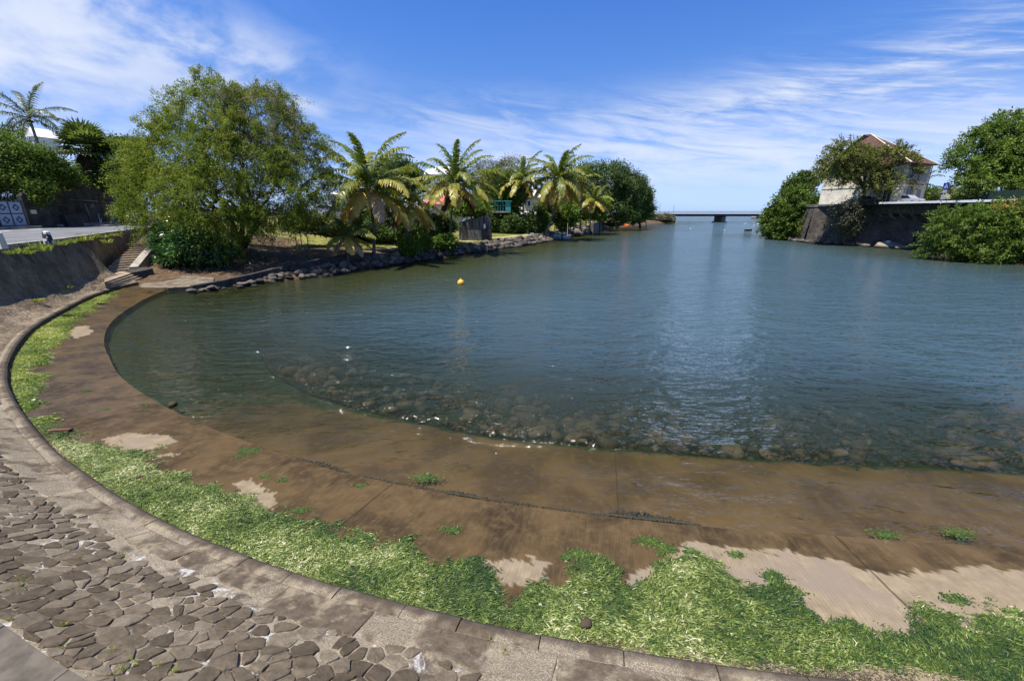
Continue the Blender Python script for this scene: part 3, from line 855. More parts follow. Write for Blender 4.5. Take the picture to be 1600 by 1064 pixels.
for i in range(9):
    p0 = np.array([-47.5, 40]) + (np.array([-61, 78]) - np.array([-47.5, 40])) * (i / 9); dr_ = unit(np.array([-13.5, 38.])); nr = np.array([-dr_[1], dr_[0]])
    q = [p0 - nr * .2, p0 - nr * .2 + dr_ * 2.0, p0 + nr * .2 + dr_ * 2.0, p0 + nr * .2]
    mb.add([(*a, 3.622) for a in q], [(0, 1, 2, 3)])
prop(mb.build('road_marking', 'line_white'), 'worn white dashes painted on the road', 'road marking', kind='structure')
# low kerb on the river side of the road
mb = MB()
for i in range(6):
    a, b = RO[i], RO[i + 1]; d = unit(b - a); nr = np.array([-d[1], d[0]]) * .32
    mb.hexa([(*a, 3.5), (*b, 3.5), (*(b + nr), 3.5), (*(a + nr), 3.5)], [(*a, 3.74), (*b, 3.74), (*(b + nr), 3.74), (*(a + nr), 3.74)])
prop(mb.build('road_kerb', 'concrete'), kind='structure')

# straight retaining wall beside the stairs
rwall = thing('retaining_wall', (-30.5, 32, .5), 'dark stained retaining wall beside the flight of steps', 'wall')
nseg = 40; a0 = np.array([-30.5, 30.6]); a1 = np.array([-38.8, 45.9]); kk = np.linspace(0, 1, nseg); hz = np.linspace(0, 1, 14)
KK, HH = np.meshgrid(kk, hz, indexing='ij'); base = a0 + (a1 - a0) * KK[..., None]; nr = np.array([.87, .49])
off = (1 - HH) * .12 + .04 * vnoise(KK * 15, HH * 3, 1.2)
V = np.concatenate([base + nr * off[..., None], (.3 + (3.62 - .3) * HH)[..., None]], -1).reshape(-1, 3)
mk('face', V, grid_faces(nseg, 14), 'seawall_face', rwall, True, {'hgt': HH.ravel(), 'arc': (KK * 17).ravel()})

# ---- the flight of steps
stair = thing('staircase', P(185, 430, .9), 'long flight of brown concrete steps from road to water', 'stairs')
BL, BR, TL, TR = P(160, 427, .95), P(203, 423, .95), P(237, 359.5, 3.62), P(256, 359.5, 3.62)
NS = 19
for i in range(NS):
    k0, k1 = i / NS, (i + 1.25) / NS
    a, b = BL + (TL - BL) * k0, BR + (TR - BR) * k0; c_, d_ = BR + (TR - BR) * k1, BL + (TL - BL) * k1
    z1 = .95 + (3.62 - .95) * (i + 1) / NS; z0 = z1 - .5
    mb = MB().hexa([(*a[:2], z0), (*b[:2], z0), (*c_[:2], z0), (*d_[:2], z0)], [(*a[:2], z1), (*b[:2], z1), (*c_[:2], z1), (*d_[:2], z1)])
    mb.build('step', 'step_concrete', stair)
l0, l1, l2, l3 = P(163, 441, .95), P(206, 426.5, .95), BR + (TR - BR) * .04, BL + (TL - BL) * .04
MB().hexa([(*q[:2], .2) for q in (l0, l1, l2, l3)], [(*q[:2], .95) for q in (l0, l1, l2, l3)]).build('landing', 'step_concrete', stair)
b0, b1 = P(196, 449, .3), P(238, 437, .3); t0_, t1_ = l0, l1
for i in range(5):
    k0, k1 = i / 5, (i + 1) / 5
    a, b = t0_ + (b0 - t0_) * k0, t1_ + (b1 - t1_) * k0; c_, d_ = t1_ + (b1 - t1_) * k1, t0_ + (b0 - t0_) * k1
    z1 = .95 - .13 * (i + 1) + .02; 
    MB().hexa([(*d_[:2], z1 - .5), (*c_[:2], z1 - .5), (*b[:2], z1 - .5), (*a[:2], z1 - .5)], [(*d_[:2], z1), (*c_[:2], z1), (*b[:2], z1), (*a[:2], z1)]).build('step', 'step_concrete', stair)
cw = []
for k in np.linspace(0, .98, 8):
    q = BR + (TR - BR) * k; cw.append((q[0], q[1], .95 + (3.62 - .95) * k))
mb = MB()
for a, b in zip(cw[:-1], cw[1:]):
    w_ = np.array([.48, .26])
    mb.hexa([(a[0], a[1], a[2] - 1.2), (a[0] + w_[0], a[1] + w_[1], a[2] - 1.2), (b[0] + w_[0], b[1] + w_[1], b[2] - 1.2), (b[0], b[1], b[2] - 1.2)],
            [(a[0], a[1], a[2] + .28), (a[0] + w_[0], a[1] + w_[1], a[2] + .28), (b[0] + w_[0], b[1] + w_[1], b[2] + .28), (b[0], b[1], b[2] + .28)])
mb.build('cheek_wall', 'concrete', stair)
# dark block at the foot of the cheek wall, ramp slab, low retaining walls of the bank
q0, q1 = P(207, 424, 1.1), P(240, 421, 1.1)
mb = MB(); dv = unit((q1 - q0)[:2]); nr = np.array([-dv[1], dv[0]])
mb.hexa([(*(q0[:2]), .2), (*q1[:2], .2), (*(q1[:2] + nr * 1.6), .2), (*(q0[:2] + nr * 1.6), .2)], [(*(q0[:2] + nr * .1), 1.0), (*(q1[:2] + nr * .15), 1.15), (*(q1[:2] + nr * 1.5), 1.2), (*(q0[:2] + nr * 1.5), 1.05)])
prop(mb.build('stub_wall', 'dark_block', origin=(q0 + q1) / 2), 'short dark stone stub wall at the foot of the steps', 'wall')
ra = [P(208, 449, .22), P(262, 450, .18), P(330, 446, .15), P(335, 434, .55), P(280, 430, .6), P(240, 437, .42)]
prop(mk('ramp_slab', [tuple(q) for q in ra] + [(q[0], q[1], -.3) for q in ra], [(0, 1, 2, 3, 4, 5), (0, 6, 7, 1), (1, 7, 8, 2), (2, 8, 9, 3), (3, 9, 10, 4), (4, 10, 11, 5), (5, 11, 6, 0)], 'worn_ramp'), 'worn concrete ramp slab at the foot of the steps', 'ramp', kind='structure')
path = [P(300, 447, .42), P(350, 438, .55), P(400, 427, .75), P(450, 415, .98), P(500, 405, 1.2), P(545, 398, 1.3)]
mb = MB()
for a, b in zip(path[:-1], path[1:]):
    d = unit((b - a)[:2]); nr = np.array([-d[1], d[0]]) * .3
    mb.hexa([(*a[:2], 0), (*b[:2], 0), (*(b[:2] + nr), 0), (*(a[:2] + nr), 0)], [(*a[:2], a[2]), (*b[:2], b[2]), (*(b[:2] + nr), b[2] + .02), (*(a[:2] + nr), a[2] + .02)])
prop(mb.build('low_bank_wall', 'dark_block', origin=path[2]), 'low dark wall slanting up the shaded left bank', 'wall')

# ---- right bank
WR = [(64, 100), (60, 90), (54.6, 82.5), (53.6, 78.4), (58.4, 67.2), (60.5, 61), (61.5, 52), (60.5, 40), (58, 26)]
mb = MB()
quay = thing('quay_wall', (57, 70, 0), 'tall dark stone quay wall below the cream house', 'wall')
mb = MB(); N = 6
for (x1, y1), (x2, y2) in zip(WR[:-1], WR[1:]):
    d = unit(np.array([x2 - x1, y2 - y1])); nr = np.array([d[1], -d[0]])  # towards the river (west)
    if nr[0] > 0: nr = -nr
    top = 6.3
    for i in range(N):
        a = np.array([x1, y1]) + (np.array([x2, y2]) - np.array([x1, y1])) * i / N; b = np.array([x1, y1]) + (np.array([x2, y2]) - np.array([x1, y1])) * (i + 1) / N
        za, zb = -.6, top
        mb.add([(*(a + nr * .9), za), (*(b + nr * .9), za), (*b, zb), (*a, zb)], [(0, 1, 2, 3)])
mb.build('face', 'masonry', quay)
mb = MB()
for (x1, y1), (x2, y2) in zip(WR[1:4], WR[2:5]):
    a, b = np.array([x1, y1]), np.array([x2, y2]); d = unit(b - a); nr = np.array([d[1], -d[0]]); nr = nr if nr[0] < 0 else -nr
    mb.hexa([(*(a + nr * .15), 6.1), (*(b + nr * .15), 6.1), (*(b - nr * .35), 6.1), (*(a - nr * .35), 6.1)], [(*(a + nr * .15), 6.55), (*(b + nr * .15), 6.55), (*(b - nr * .35), 6.55), (*(a - nr * .35), 6.55)])
mb.build('parapet', 'far_wall', quay)
# arched drain opening
fr_ = frame((59.0, 63.9), math.atan2(-6.2, 2.1))
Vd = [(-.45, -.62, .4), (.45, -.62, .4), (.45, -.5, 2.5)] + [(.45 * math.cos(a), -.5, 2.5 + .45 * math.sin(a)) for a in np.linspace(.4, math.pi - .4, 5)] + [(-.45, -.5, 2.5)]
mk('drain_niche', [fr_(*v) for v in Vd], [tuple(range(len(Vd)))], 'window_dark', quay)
V = [(x, y, 6.28) for x, y in WR] + [(160, 150, 6.2), (160, 10, 6.3)]
prop(mk('right_plateau', V, [tuple(range(len(V)))], 'pavement'), 'paved ground above the right bank', 'ground', kind='structure')
# earth foot below the bushes
xs = np.linspace(48, 66, 40); ys = np.linspace(20, 92, 100); XX, YY = np.meshgrid(xs, ys, indexing='ij')
wr = np.array(WR)[::-1]; xw = np.interp(YY, wr[:, 1], wr[:, 0]); ft = np.interp(YY, [20, 50, 57, 62, 76, 82, 90, 112], [6.5, 7, 4.5, .4, .2, 1.2, 4.5, 6])
k = (XX - (xw - ft)) / np.maximum(ft, .3); ZZ = np.clip(k, -1, 1) * np.where((YY < 60) | (YY > 82), 2.8, .4) - .05 + .3 * vnoise(XX, YY, .4)
prop(mk('right_bank_foot', np.stack([XX, YY, ZZ], -1).reshape(-1, 3), grid_faces(*XX.shape), 'bank_soil', None, True, {'grass': np.zeros(XX.size), 'path': np.zeros(XX.size)}), 'dark earth at the foot of the right bank', 'ground', kind='structure')


# ================================================================== VEGETATION TOOLS
def leaf_mesh(Pb, D, Nn, L, W):
    S = unit(np.cross(D, Nn)); L = L[:, None]; W = W[:, None]
    V = np.stack([Pb, Pb + D * L * .45 + S * W * .5, Pb + D * L, Pb + D * L * .45 - S * W * .5], 1).reshape(-1, 3)
    return V, np.arange(len(V)).reshape(-1, 4)


def limb(mb, p0, p1, r0, r1, n=6, sides=6, jit=.08):
    p0 = np.array(p0, float); p1 = np.array(p1, float); L = np.linalg.norm(p1 - p0); q = []
    for i in range(n + 1):
        k = i / n; e = rng.normal(0, jit * L * .35, 3) * (0 < i < n); q.append(p0 + (p1 - p0) * k + e + np.array([0, 0, .12 * L * math.sin(math.pi * k)]))
    mb.tube(q, [r0 + (r1 - r0) * i / n for i in range(n + 1)], sides)
    return q


def crown(name, parent, blobs, nclump, per, leaf, clump_r, m, shell=.62, droop=.0, spray=False, bias=.0, seed=0, flat=.5, up=.35):
    """leaf clumps spread through the outer part of several ellipsoids; returns the clump centres"""
    g = np.random.default_rng(1000 + seed); B = np.array(blobs, float)
    area = B[:, 3] * B[:, 4] + B[:, 4] * B[:, 5] + B[:, 3] * B[:, 5]; cnt = np.maximum(1, (nclump * area / area.sum()).astype(int))
    C = []; O = []
    for b, c in zip(B, cnt):
        d = unit(g.normal(size=(c * 2, 3))); r = shell + (1 - shell) * g.random(c * 2) ** .6
        wob = 1 + .27 * np.sin(d[:, 0] * 5 + b[0]) * np.cos(d[:, 2] * 6 + b[1]) + .10 * g.normal(size=c * 2)
        q = b[:3] + d * b[3:] * (r * wob * .92)[:, None]; ok = np.ones(c * 2, bool)
        for b2 in B:
            if b2 is b: continue
            ok &= (((q - b2[:3]) / b2[3:]) ** 2).sum(1) > .42
        ix = np.nonzero(ok)[0][:c]; C.append(q[ix]); O.append(unit(d[ix] * np.array([1, 1, .8])))
    C = np.concatenate(C); O = np.concatenate(O); nC = len(C)
    tone = np.clip(g.normal(.45 + bias, .17, nC), 0, 1)
    idx = np.repeat(np.arange(nC), per); n_ = len(idx)
    if spray:
        ax = unit(O * .8 + g.normal(0, .55, (nC, 3)) + np.array([0, 0, up])); k = g.random(n_)
        a = ax[idx]; Pb = C[idx] + a * (k * clump_r * 2.0)[:, None] + np.array([0, 0, -1.0]) * (k ** 2 * droop * clump_r * 2)[:, None] + g.normal(0, clump_r * .16, (n_, 3))
        D = unit(a * .6 + g.normal(0, .7, (n_, 3)) + np.array([0, 0, -droop * .4]))
    else:
        Pb = C[idx] + g.normal(0, clump_r * .55, (n_, 3)) * np.array([1, 1, flat + .3])
        D = unit(O[idx] * .5 + g.normal(0, .7, (n_, 3)) + np.array([0, 0, -droop * .5]))
    Nn = unit(O[idx] * .4 + np.array([0, 0, .6]) + g.normal(0, .5, (n_, 3)))
    L = leaf[0] * (.6 + .8 * g.random(n_)); W = leaf[1] * (.7 + .6 * g.random(n_))
    V, Fq = leaf_mesh(Pb, D, Nn, L, W)
    rn = np.repeat(np.clip(tone[idx] + g.normal(0, .13, n_), 0, 1), 4)
    mk(name, V, Fq, m, parent, False, {'rnd': rn})
    return C


def bp(u, v, ru, rv, Y, dy=None):
    k = mpp(u, v, Y); q = at(u, v, Y); return (q[0], q[1], q[2], ru * k, (dy if dy else (ru + rv) / 2 * k), rv * k)


def tree(name, label, base, blobs, trunk_r, m, ncl, per, leaf, cr, cat='tree', group=None, fork=.35, limbs=5, bark='trunk_bark', seed=0, **kw):
    root = thing(name, base, label, cat, group)
    C = crown('crown', root, blobs, ncl, per, leaf, cr, m, seed=seed, **kw)
    mb = MB(); base = np.array(base, float); B = np.array(blobs)
    cen = B[:, :3].mean(0); top = base + (cen - base) * fork + np.array([0, 0, .2])
    limb(mb, base - [0, 0, .4], top, trunk_r, trunk_r * .72, 4, 8, .05)
    for b in B:
        e = b[:3]; limb(mb, top, e, trunk_r * .55, trunk_r * .2, 5, 6, .10)
        for j in range(limbs):
            c = C[rng.integers(len(C))]
            if np.linalg.norm((c - e) / b[3:]) < 1.6: limb(mb, e, c, trunk_r * .20, trunk_r * .05, 4, 4, .12)
    mb.build('trunk', bark, root, True)
    return root


def frond_arr(base, az, el, L, droop, nleaf, ll, col, g, ww=.075):
    """one feather frond: quads and colour values"""
    n_ = 14; t = np.linspace(0, 1, n_); ela = el - droop * t ** 1.45; st = L / (n_ - 1)
    h = np.concatenate([[0], np.cumsum(np.cos(ela[:-1]) * st)]); z = np.concatenate([[0], np.cumsum(np.sin(ela[:-1]) * st)])
    ca, sa = math.cos(az), math.sin(az); bend = g.normal(0, .12)
    pts = np.stack([base[0] + ca * h - sa * bend * h * t, base[1] + sa * h + ca * bend * h * t, base[2] + z], 1)
    tan = unit(np.gradient(pts, axis=0)); side = np.array([-sa, ca, 0])
    tl = np.linspace(.10, .995, nleaf); tl = np.concatenate([tl, tl]); sg = np.repeat([1.0, -1.0], nleaf)
    pi_ = np.stack([np.interp(tl, t, pts[:, k]) for k in range(3)], 1); ti = unit(np.stack([np.interp(tl, t, tan[:, k]) for k in range(3)], 1))
    upv = unit(np.cross(ti, side) * 1.0); upv = np.where(upv[:, 2:3] < 0, -upv, upv)
    ln = ll * np.sin(np.pi * (.16 + .80 * tl)) ** .7 * (.85 + .3 * g.random(len(tl)))
    fold = g.normal(.15, .18, len(tl))[:, None]
    d1 = unit(side * sg[:, None] * .85 + ti * (.55 + .5 * tl[:, None]) - upv * fold + g.normal(0, .10, (len(tl), 3)))
    d2 = unit(d1 * .7 + np.array([0, 0, -.75]) + g.normal(0, .12, (len(tl), 3)))
    wv = unit(ti - d1 * (ti * d1).sum(1, keepdims=True)) * ww * .5
    m1 = pi_ + d1 * (ln * .5)[:, None]; m2 = m1 + d2 * (ln * .5)[:, None]
    V = np.stack([pi_ - wv, pi_ + wv, m1 + wv * 1.1, m1 - wv * 1.1, m2 + wv * .25, m2 - wv * .25], 1).reshape(-1, 3)
    b = np.arange(len(tl))[:, None] * 6; Fq = np.concatenate([b + [0, 1, 2, 3], b + [3, 2, 4, 5]])
    tip = np.array([0, 0, .02, .02, .12, .12])
    rn = np.clip(col + tip[None] + g.normal(0, .05, (len(tl), 1)) + .10 * tl[:, None], 0, 1).ravel()
    # rachis, three-sided
    rr = np.interp(t, [0, 1], [.055, .008]); nb = len(V); ring = []
    for k in range(3):
        a = 2 * math.pi * k / 3; ring.append(pts + side * (np.cos(a) * rr)[:, None] + np.array([0, 0, 1]) * (np.sin(a) * rr)[:, None])
    Vr = np.stack(ring, 1).reshape(-1, 3); i = np.arange(n_ - 1)[:, None] * 3
    Fr = np.concatenate([nb + i + [k, (k + 1) % 3, 3 + (k + 1) % 3, 3 + k] for k in range(3)])
    return np.concatenate([V, Vr]), np.concatenate([Fq, Fr]), np.concatenate([rn, np.full(len(Vr), min(1, col + .12))])


def palm(name, label, base, head, n, L, group='coconut palms on the left bank', tr=.17, lean=(0, 0), seed=0, old=.85, m='frond', bark='palm_bark', ll=.85, nleaf=44, lo=-.55, cat='palm tree', ww=.075, shift=0.0, dead=0):
    g = np.random.default_rng(500 + seed); base = np.array(base, float); head = np.array(head, float)
    root = thing(name, base, label, cat, group)
    mb = MB(); q = []
    for i in range(13):
        k = i / 12; p = base + (head - base) * k; e = math.sin(math.pi * k); q.append((p[0] + lean[0] * e, p[1] + lean[1] * e, p[2] - .3 * (i == 0)))
    mb.tube(q, [tr * (1.45 - .55 * min(1, k * 5)) * (1 - .25 * k) * (1 + .05 * (j % 2)) for j, k in enumerate(np.linspace(0, 1, 13))], 9)
    mb.build('trunk', bark, root, True)
    for i in range(n):
        k = (i + .5) / n; az = i * 2.39996 + g.normal(0, .15); el = 1.42 - (1.42 - lo) * k ** .85 + g.normal(0, .08)
        dr = .55 + 1.15 * (1 - abs(2 * k - .9) * .5) * g.uniform(.75, 1.2)
        if el < 0: dr *= .75
        col = np.clip(.10 + (old - .10) * k ** 1.5 + g.normal(0, .06) + shift, 0, .92)
        V, Fq, rn = frond_arr(head + [0, 0, .1], az, el, L * (.72 + .35 * math.sin(math.pi * min(1, .25 + k * .8))) * g.uniform(.9, 1.08), dr, nleaf, ll, col, g, ww)
        mk('frond', V, Fq, m, root, False, {'rnd': rn})
    for i in range(dead):
        V, Fq, rn = frond_arr(head - [0, 0, .1], i * 2.1 + g.random(), -.7, L * .7, .75, nleaf, ll * .8, .4, g, ww)
        mk('dead_frond', V, Fq, 'dead_frond', root, False, {'rnd': rn})
    # crown shaft fibre and nuts
    mb = MB()
    for i in range(5):
        a = i * 1.3; c = head + np.array([math.cos(a) * .25, math.sin(a) * .25, -.28])
        mb.tube([c + [0, 0, -.16], c + [0, 0, -.1], c, c + [0, 0, .1], c + [0, 0, .15]], [.02, .10, .13, .09, .02], 6)
    mb.build('coconuts', 'plank_wood', root, True)
    return root


def tuft(name, label, base, n, h, spread, m='tuft', group=None, cat='weed', ww=.02, seed=0, lean=1.0):
    g = np.random.default_rng(3000 + seed); base = np.array(base, float); a = g.random(n) * 6.283; k = g.random(n) ** .5 * spread
    b = base + np.stack([np.cos(a) * k, np.sin(a) * k, np.zeros(n)], 1); o = np.stack([np.cos(a), np.sin(a), np.zeros(n)], 1)
    hh = h * (.45 + .7 * g.random(n)); d1 = unit(o * .35 * lean + [0, 0, 1] + g.normal(0, .2, (n, 3))); d2 = unit(o * .9 * lean + [0, 0, .5] + g.normal(0, .3, (n, 3)))
    s_ = unit(np.cross(d1, g.normal(size=(n, 3)))) * ww * .5; m1 = b + d1 * (hh * .55)[:, None]; m2 = m1 + d2 * (hh * .5)[:, None]
    V = np.stack([b - s_, b + s_, m1 + s_, m1 - s_, m2 + s_ * .1, m2 - s_ * .1], 1).reshape(-1, 3); i = np.arange(n)[:, None] * 6
    o_ = mk(name, V, np.concatenate([i + [0, 1, 2, 3], i + [3, 2, 4, 5]]), m, None, False, {'rnd': np.repeat(np.clip(g.normal(.5, .22, n), 0, 1), 6)}, origin=base)
    return prop(o_, label, cat, group)


def ground(u, v):
    """land point seen at a pixel (marching along the ray)"""
    d = np.array(ray(u, v)); t = 12.0
    while t < 260:
        p = np.array([0, 0, EYE]) + d * t; z = float(land_z(np.array([p[0]]), np.array([p[1]]))[0][0])
        if p[2] <= z: return np.array([p[0], p[1], z])
        t += .25
    return p


def gz(x, y): return float(land_z(np.array([x]), np.array([y]))[0][0])


def on_land(u, Y):
    x = at(u, 380, Y)[0]; return np.array([x, Y, gz(x, Y)])

# ================================================================== SEAWEED ON THE LEDGE
wp = [(228, 441), (200, 452), (165, 474), (120, 506), (92, 545), (62, 585), (70, 612), (78, 650), (85, 678), (150, 690), (235, 700), (290, 742), (345, 762), (395, 800), (430, 805), (470, 815), (540, 830), (590, 845), (650, 836), (690, 872), (745, 862),
      (765, 895), (800, 925), (850, 890), (940, 872), (985, 905), (1030, 868), (1070, 856), (1120, 878), (1170, 918), (1215, 900), (1265, 962), (1330, 985), (1420, 985), (1450, 955), (1500, 962), (1545, 935), (1600, 955), (1700, 950)]
wt, wr_ = zip(*[topolar(*P(u, v, .15)[:2]) for u, v in wp]); o_ = np.argsort(wt); wt = np.array(wt)[o_]; wr_ = np.array(wr_)[o_]


def weed_cover(t, r, x, y):
    """>0 where the weed lies"""
    k = (r - np.interp(t, wt, wr_)) - .07 + .26 * vnoise(x, y, 1.6, 2) + .18 * vnoise(x, y, 4.5, 8) + .10 * vnoise(x, y, 14, 3)
    gap = vnoise(x, y, 1.1, 12, 3)
    k = np.where(t < 232, k - np.clip(gap - .35, 0, 1) * 1.1, k - np.clip(gap - .78, 0, 1) * 1.8)
    shore = rK(t) - r - .06 - np.clip(vnoise(t * .58, t * 0, .9, 5), 0, 1) * .35 * (t > 255)
    return np.minimum(k, shore)


T = np.arange(186, 284, .08); K = np.linspace(0, 1, 70); TT, KK = np.meshgrid(T, K, indexing='ij'); RR = rS(TT) + .02 + (rK(TT) - rS(TT)) * KK
X = CX + np.cos(np.radians(TT)) * RR; Y = CY + np.sin(np.radians(TT)) * RR; cov = weed_cover(TT, RR, X, Y)
thick = np.clip(cov * 5, 0, 1) ** .7 * (.020 + .022 * np.clip(vnoise(X, Y, 2.4, 1), -.8, 1) + .022 * vnoise(X, Y, 9, 3)) * np.clip((TT - 205) / 25, .35, 1)
Vm = np.stack([X, Y, apron_z(TT, RR) + np.where(cov > .02, np.maximum(thick, .004), -.02)], -1).reshape(-1, 3); Fm = grid_faces(*TT.shape)
keep = cov.ravel()[Fm].max(1) > .02
Fm = Fm[keep]; used = np.unique(Fm); re = -np.ones(len(Vm), int); re[used] = np.arange(len(used))
weed = mk('seaweed', Vm[used], re[Fm], 'seaweed_mat', None, True)
prop(weed, 'bright green seaweed heaped along the foot of the seawall', 'seaweed', kind='stuff')


def weed_strips(n, t0, t1, lo, hi, m, edge=.0, tight=False, zadd=0.0, seed=0, lift=.045):
    g = np.random.default_rng(60 + seed); t = t0 + (t1 - t0) * g.random(n * 3); r = rS(t) + .05 + (rK(t) - rS(t) - .05) * g.random(n * 3)
    x = CX + np.cos(np.radians(t)) * r; y = CY + np.sin(np.radians(t)) * r; cv = weed_cover(t, r, x, y); ix = np.nonzero(cv > edge - .13 * g.random(n * 3) ** 3)[0][:n]
    t, r, x, y, cv = t[ix], r[ix], x[ix], y[ix], cv[ix]; k = len(ix)
    th_ = np.clip(cv * 5, 0, 1) ** .7 * (.020 + .022 * np.clip(vnoise(x, y, 2.4, 1), -.8, 1) + .022 * vnoise(x, y, 9, 3)) * np.clip((t - 205) / 25, .35, 1)
    z = apron_z(t, r) + np.maximum(th_, .004) + .004 + zadd
    flow = np.radians(t + 90) + 1.1 * vnoise(x, y, 1.3, 21) + g.normal(0, .6, k)
    d = np.stack([np.cos(flow), np.sin(flow), g.normal(0, .10, k)], 1); d = unit(d); L = lo + (hi - lo) * g.random(k) ** 2; fl = g.random(k) < .22; L = np.where(fl, L * .45 + .006, L); W = np.where(fl, L * g.uniform(.3, .8, k), np.minimum(L * g.uniform(.06, .25, k), .010))
    nrm = unit(np.stack([g.normal(0, .35, k), g.normal(0, .35, k), np.ones(k)], 1)); s_ = unit(np.cross(d, nrm))
    p0 = np.stack([x, y, z + lift * g.random(k) ** 2 * np.clip(cv * 6, .1, 1)], 1); tw = g.normal(0, .5, k)[:, None]
    p1 = p0 + d * (L * .5)[:, None] + np.array([0, 0, 1]) * (g.normal(.05, .09, k) * L)[:, None]; d2 = unit(d + s_ * tw); p2 = p1 + d2 * (L * .5)[:, None] - np.array([0, 0, 1]) * (g.normal(.05, .09, k) * L)[:, None]
    h = (s_ * (W * .5)[:, None]); h2 = h + np.array([0, 0, 1]) * (g.normal(0, .25, k) * W)[:, None]
    V = np.stack([p0 - h * .5, p0 + h * .5, p1 + h2, p1 - h2, p2 + h * .4, p2 - h * .4], 1).reshape(-1, 3); i = np.arange(k)[:, None] * 6
    tone = np.clip(.37 + .34 * vnoise(x, y, 1.3, 31) + .16 * vnoise(x, y, 14, 33) + .12 * (t < 250) * (t > 232) + g.normal(0, .20, k), 0, 1)
    inner = r - np.interp(t, wt, wr_); tone = np.where((inner < .25) & (g.random(k) < .75), tone * .55, tone)
    return V, np.concatenate([i + [0, 1, 2, 3], i + [3, 2, 4, 5]]), np.repeat(tone, 6)


V, Fq, rn = weed_strips(118000, 230, 274, .018, .10, 'seaweed', lift=.008)
mk('weed_ribbons', V, Fq, 'seaweed', weed, False, {'rnd': rn})['kind'] = 'stuff'
V, Fq, rn = weed_strips(36000, 186.5, 232, .06, .24, 'seaweed_pale', seed=3, lift=.03)
mk('pale_weed_ribbons', V, Fq, 'seaweed_pale', weed, False, {'rnd': rn})['kind'] = 'stuff'

# loose scraps of weed
for i, (u, v, s_) in enumerate([(388, 702, 1.0), (375, 712, .5), (563, 757, .4), (665, 740, 1.2), (1015, 845, .9), (1040, 857, .7), (905, 867, .7), (887, 874, .35), (705, 830, .6), (1385, 828, .9), (1500, 826, 1.0), (440, 750, .4), (415, 745, .4), (470, 802, .6), (1150, 866, .5),
                                (225, 630, .5), (165, 642, .4), (135, 612, .5), (1210, 905, .7), (1240, 930, .6), (1490, 940, .7)]):
    q = P(u, v, .1); t0, r0 = topolar(q[0], q[1]); g = np.random.default_rng(70 + i); k = int(420 * s_)
    x = q[0] + g.normal(0, .13 * s_, k); y = q[1] + g.normal(0, .07 * s_, k); t, r = topolar(x, y); z = np.where(r > rS(t), apron_z(t, r), .0) + .004 + .010 * g.random(k)
    a = g.random(k) * 6.28; d = np.stack([np.cos(a), np.sin(a), g.normal(0, .05, k)], 1); d = unit(d)
    V, Fq = leaf_mesh(np.stack([x, y, z], 1), d, unit(np.stack([g.normal(0, .12, k), g.normal(0, .12, k), np.ones(k)], 1)), .02 + .06 * g.random(k), .008 + .014 * g.random(k))
    o = mk('seaweed_scrap', V, Fq, 'seaweed', None, False, {'rnd': np.repeat(np.clip(g.normal(.22, .14, k), 0, 1), 4)}, origin=(q[0], q[1], .08))
    prop(o, 'small loose scrap of dark green seaweed on the wet brown ledge', 'seaweed', 'loose seaweed scraps', 'stuff')

# pebbles at the foot of the kerb and on the edge of the ledge
V0 = np.array([(-1, 0, 0), (1, 0, 0), (0, -1, 0), (0, 1, 0), (0, 0, -.6), (0, 0, .6)], float); F0 = np.array([(0, 2, 5), (2, 1, 5), (1, 3, 5), (3, 0, 5), (2, 0, 4), (1, 2, 4), (3, 1, 4), (0, 3, 4)])


def pebbles(x, y, z, s, g):
    k = len(x); V = V0[None] * (s[:, None, None] * g.uniform(.6, 1.3, (k, 6, 3))); a = g.random(k) * 6.28
    c, s_ = np.cos(a)[:, None], np.sin(a)[:, None]; Vx = V[..., 0] * c - V[..., 1] * s_; Vy = V[..., 0] * s_ + V[..., 1] * c
    V = np.stack([Vx + x[:, None], Vy + y[:, None], V[..., 2] + z[:, None]], -1).reshape(-1, 3)
    return V, (np.arange(k)[:, None, None] * 6 + F0[None]).reshape(-1, 3)


g = np.random.default_rng(5)
t = np.concatenate([g.uniform(232, 276, 2600), g.normal(258.6, .9, 1500), g.normal(262.5, 1.0, 1500)]); r = rK(t) - .02 - np.abs(g.normal(0, .13, len(t)))
x = CX + np.cos(np.radians(t)) * r; y = CY + np.sin(np.radians(t)) * r
V, Fq = pebbles(x, y, apron_z(t, r) + .006, .006 + .014 * g.random(len(t)) ** 2, g)
o = mk('gravel', V, Fq, 'basalt', None, False, {'rnd': np.repeat(g.random(len(t)), 6)}); prop(o, 'dark gravel caught along the foot of the kerb', 'gravel', kind='stuff')
for (us, n_, w_) in (((470, 712, 545, 738), 300, .07), ((700, 748, 760, 772), 340, .08), ((930, 796, 1090, 808), 1100, .11), ((560, 740, 940, 800), 420, .05)):
    k = g.random(n_); u = us[0] + (us[2] - us[0]) * k; v = us[1] + (us[3] - us[1]) * k
    q = np.array([P(a, b, .02) for a, b in zip(u, v)]); t, r = topolar(q[:, 0], q[:, 1]); r = rS(t) - .05 - np.abs(g.normal(0, w_, n_)) * np.sin(np.pi * k) ; x = CX + np.cos(np.radians(t)) * r; y = CY + np.sin(np.radians(t)) * r
    V, Fq = pebbles(x, y, -.05 + .07 * np.exp(-((rS(t) - r) / .18) ** 2), .012 + .022 * g.random(n_), g)
    o = mk('shingle', V, Fq, 'pale_pebble' if 'pale_pebble' in MATS else 'pale_rock', None, False, {'rnd': np.repeat(g.random(n_), 6)}); prop(o, 'small bank of pale shingle at the edge of the ledge', 'shingle', 'shingle banks', 'stuff')

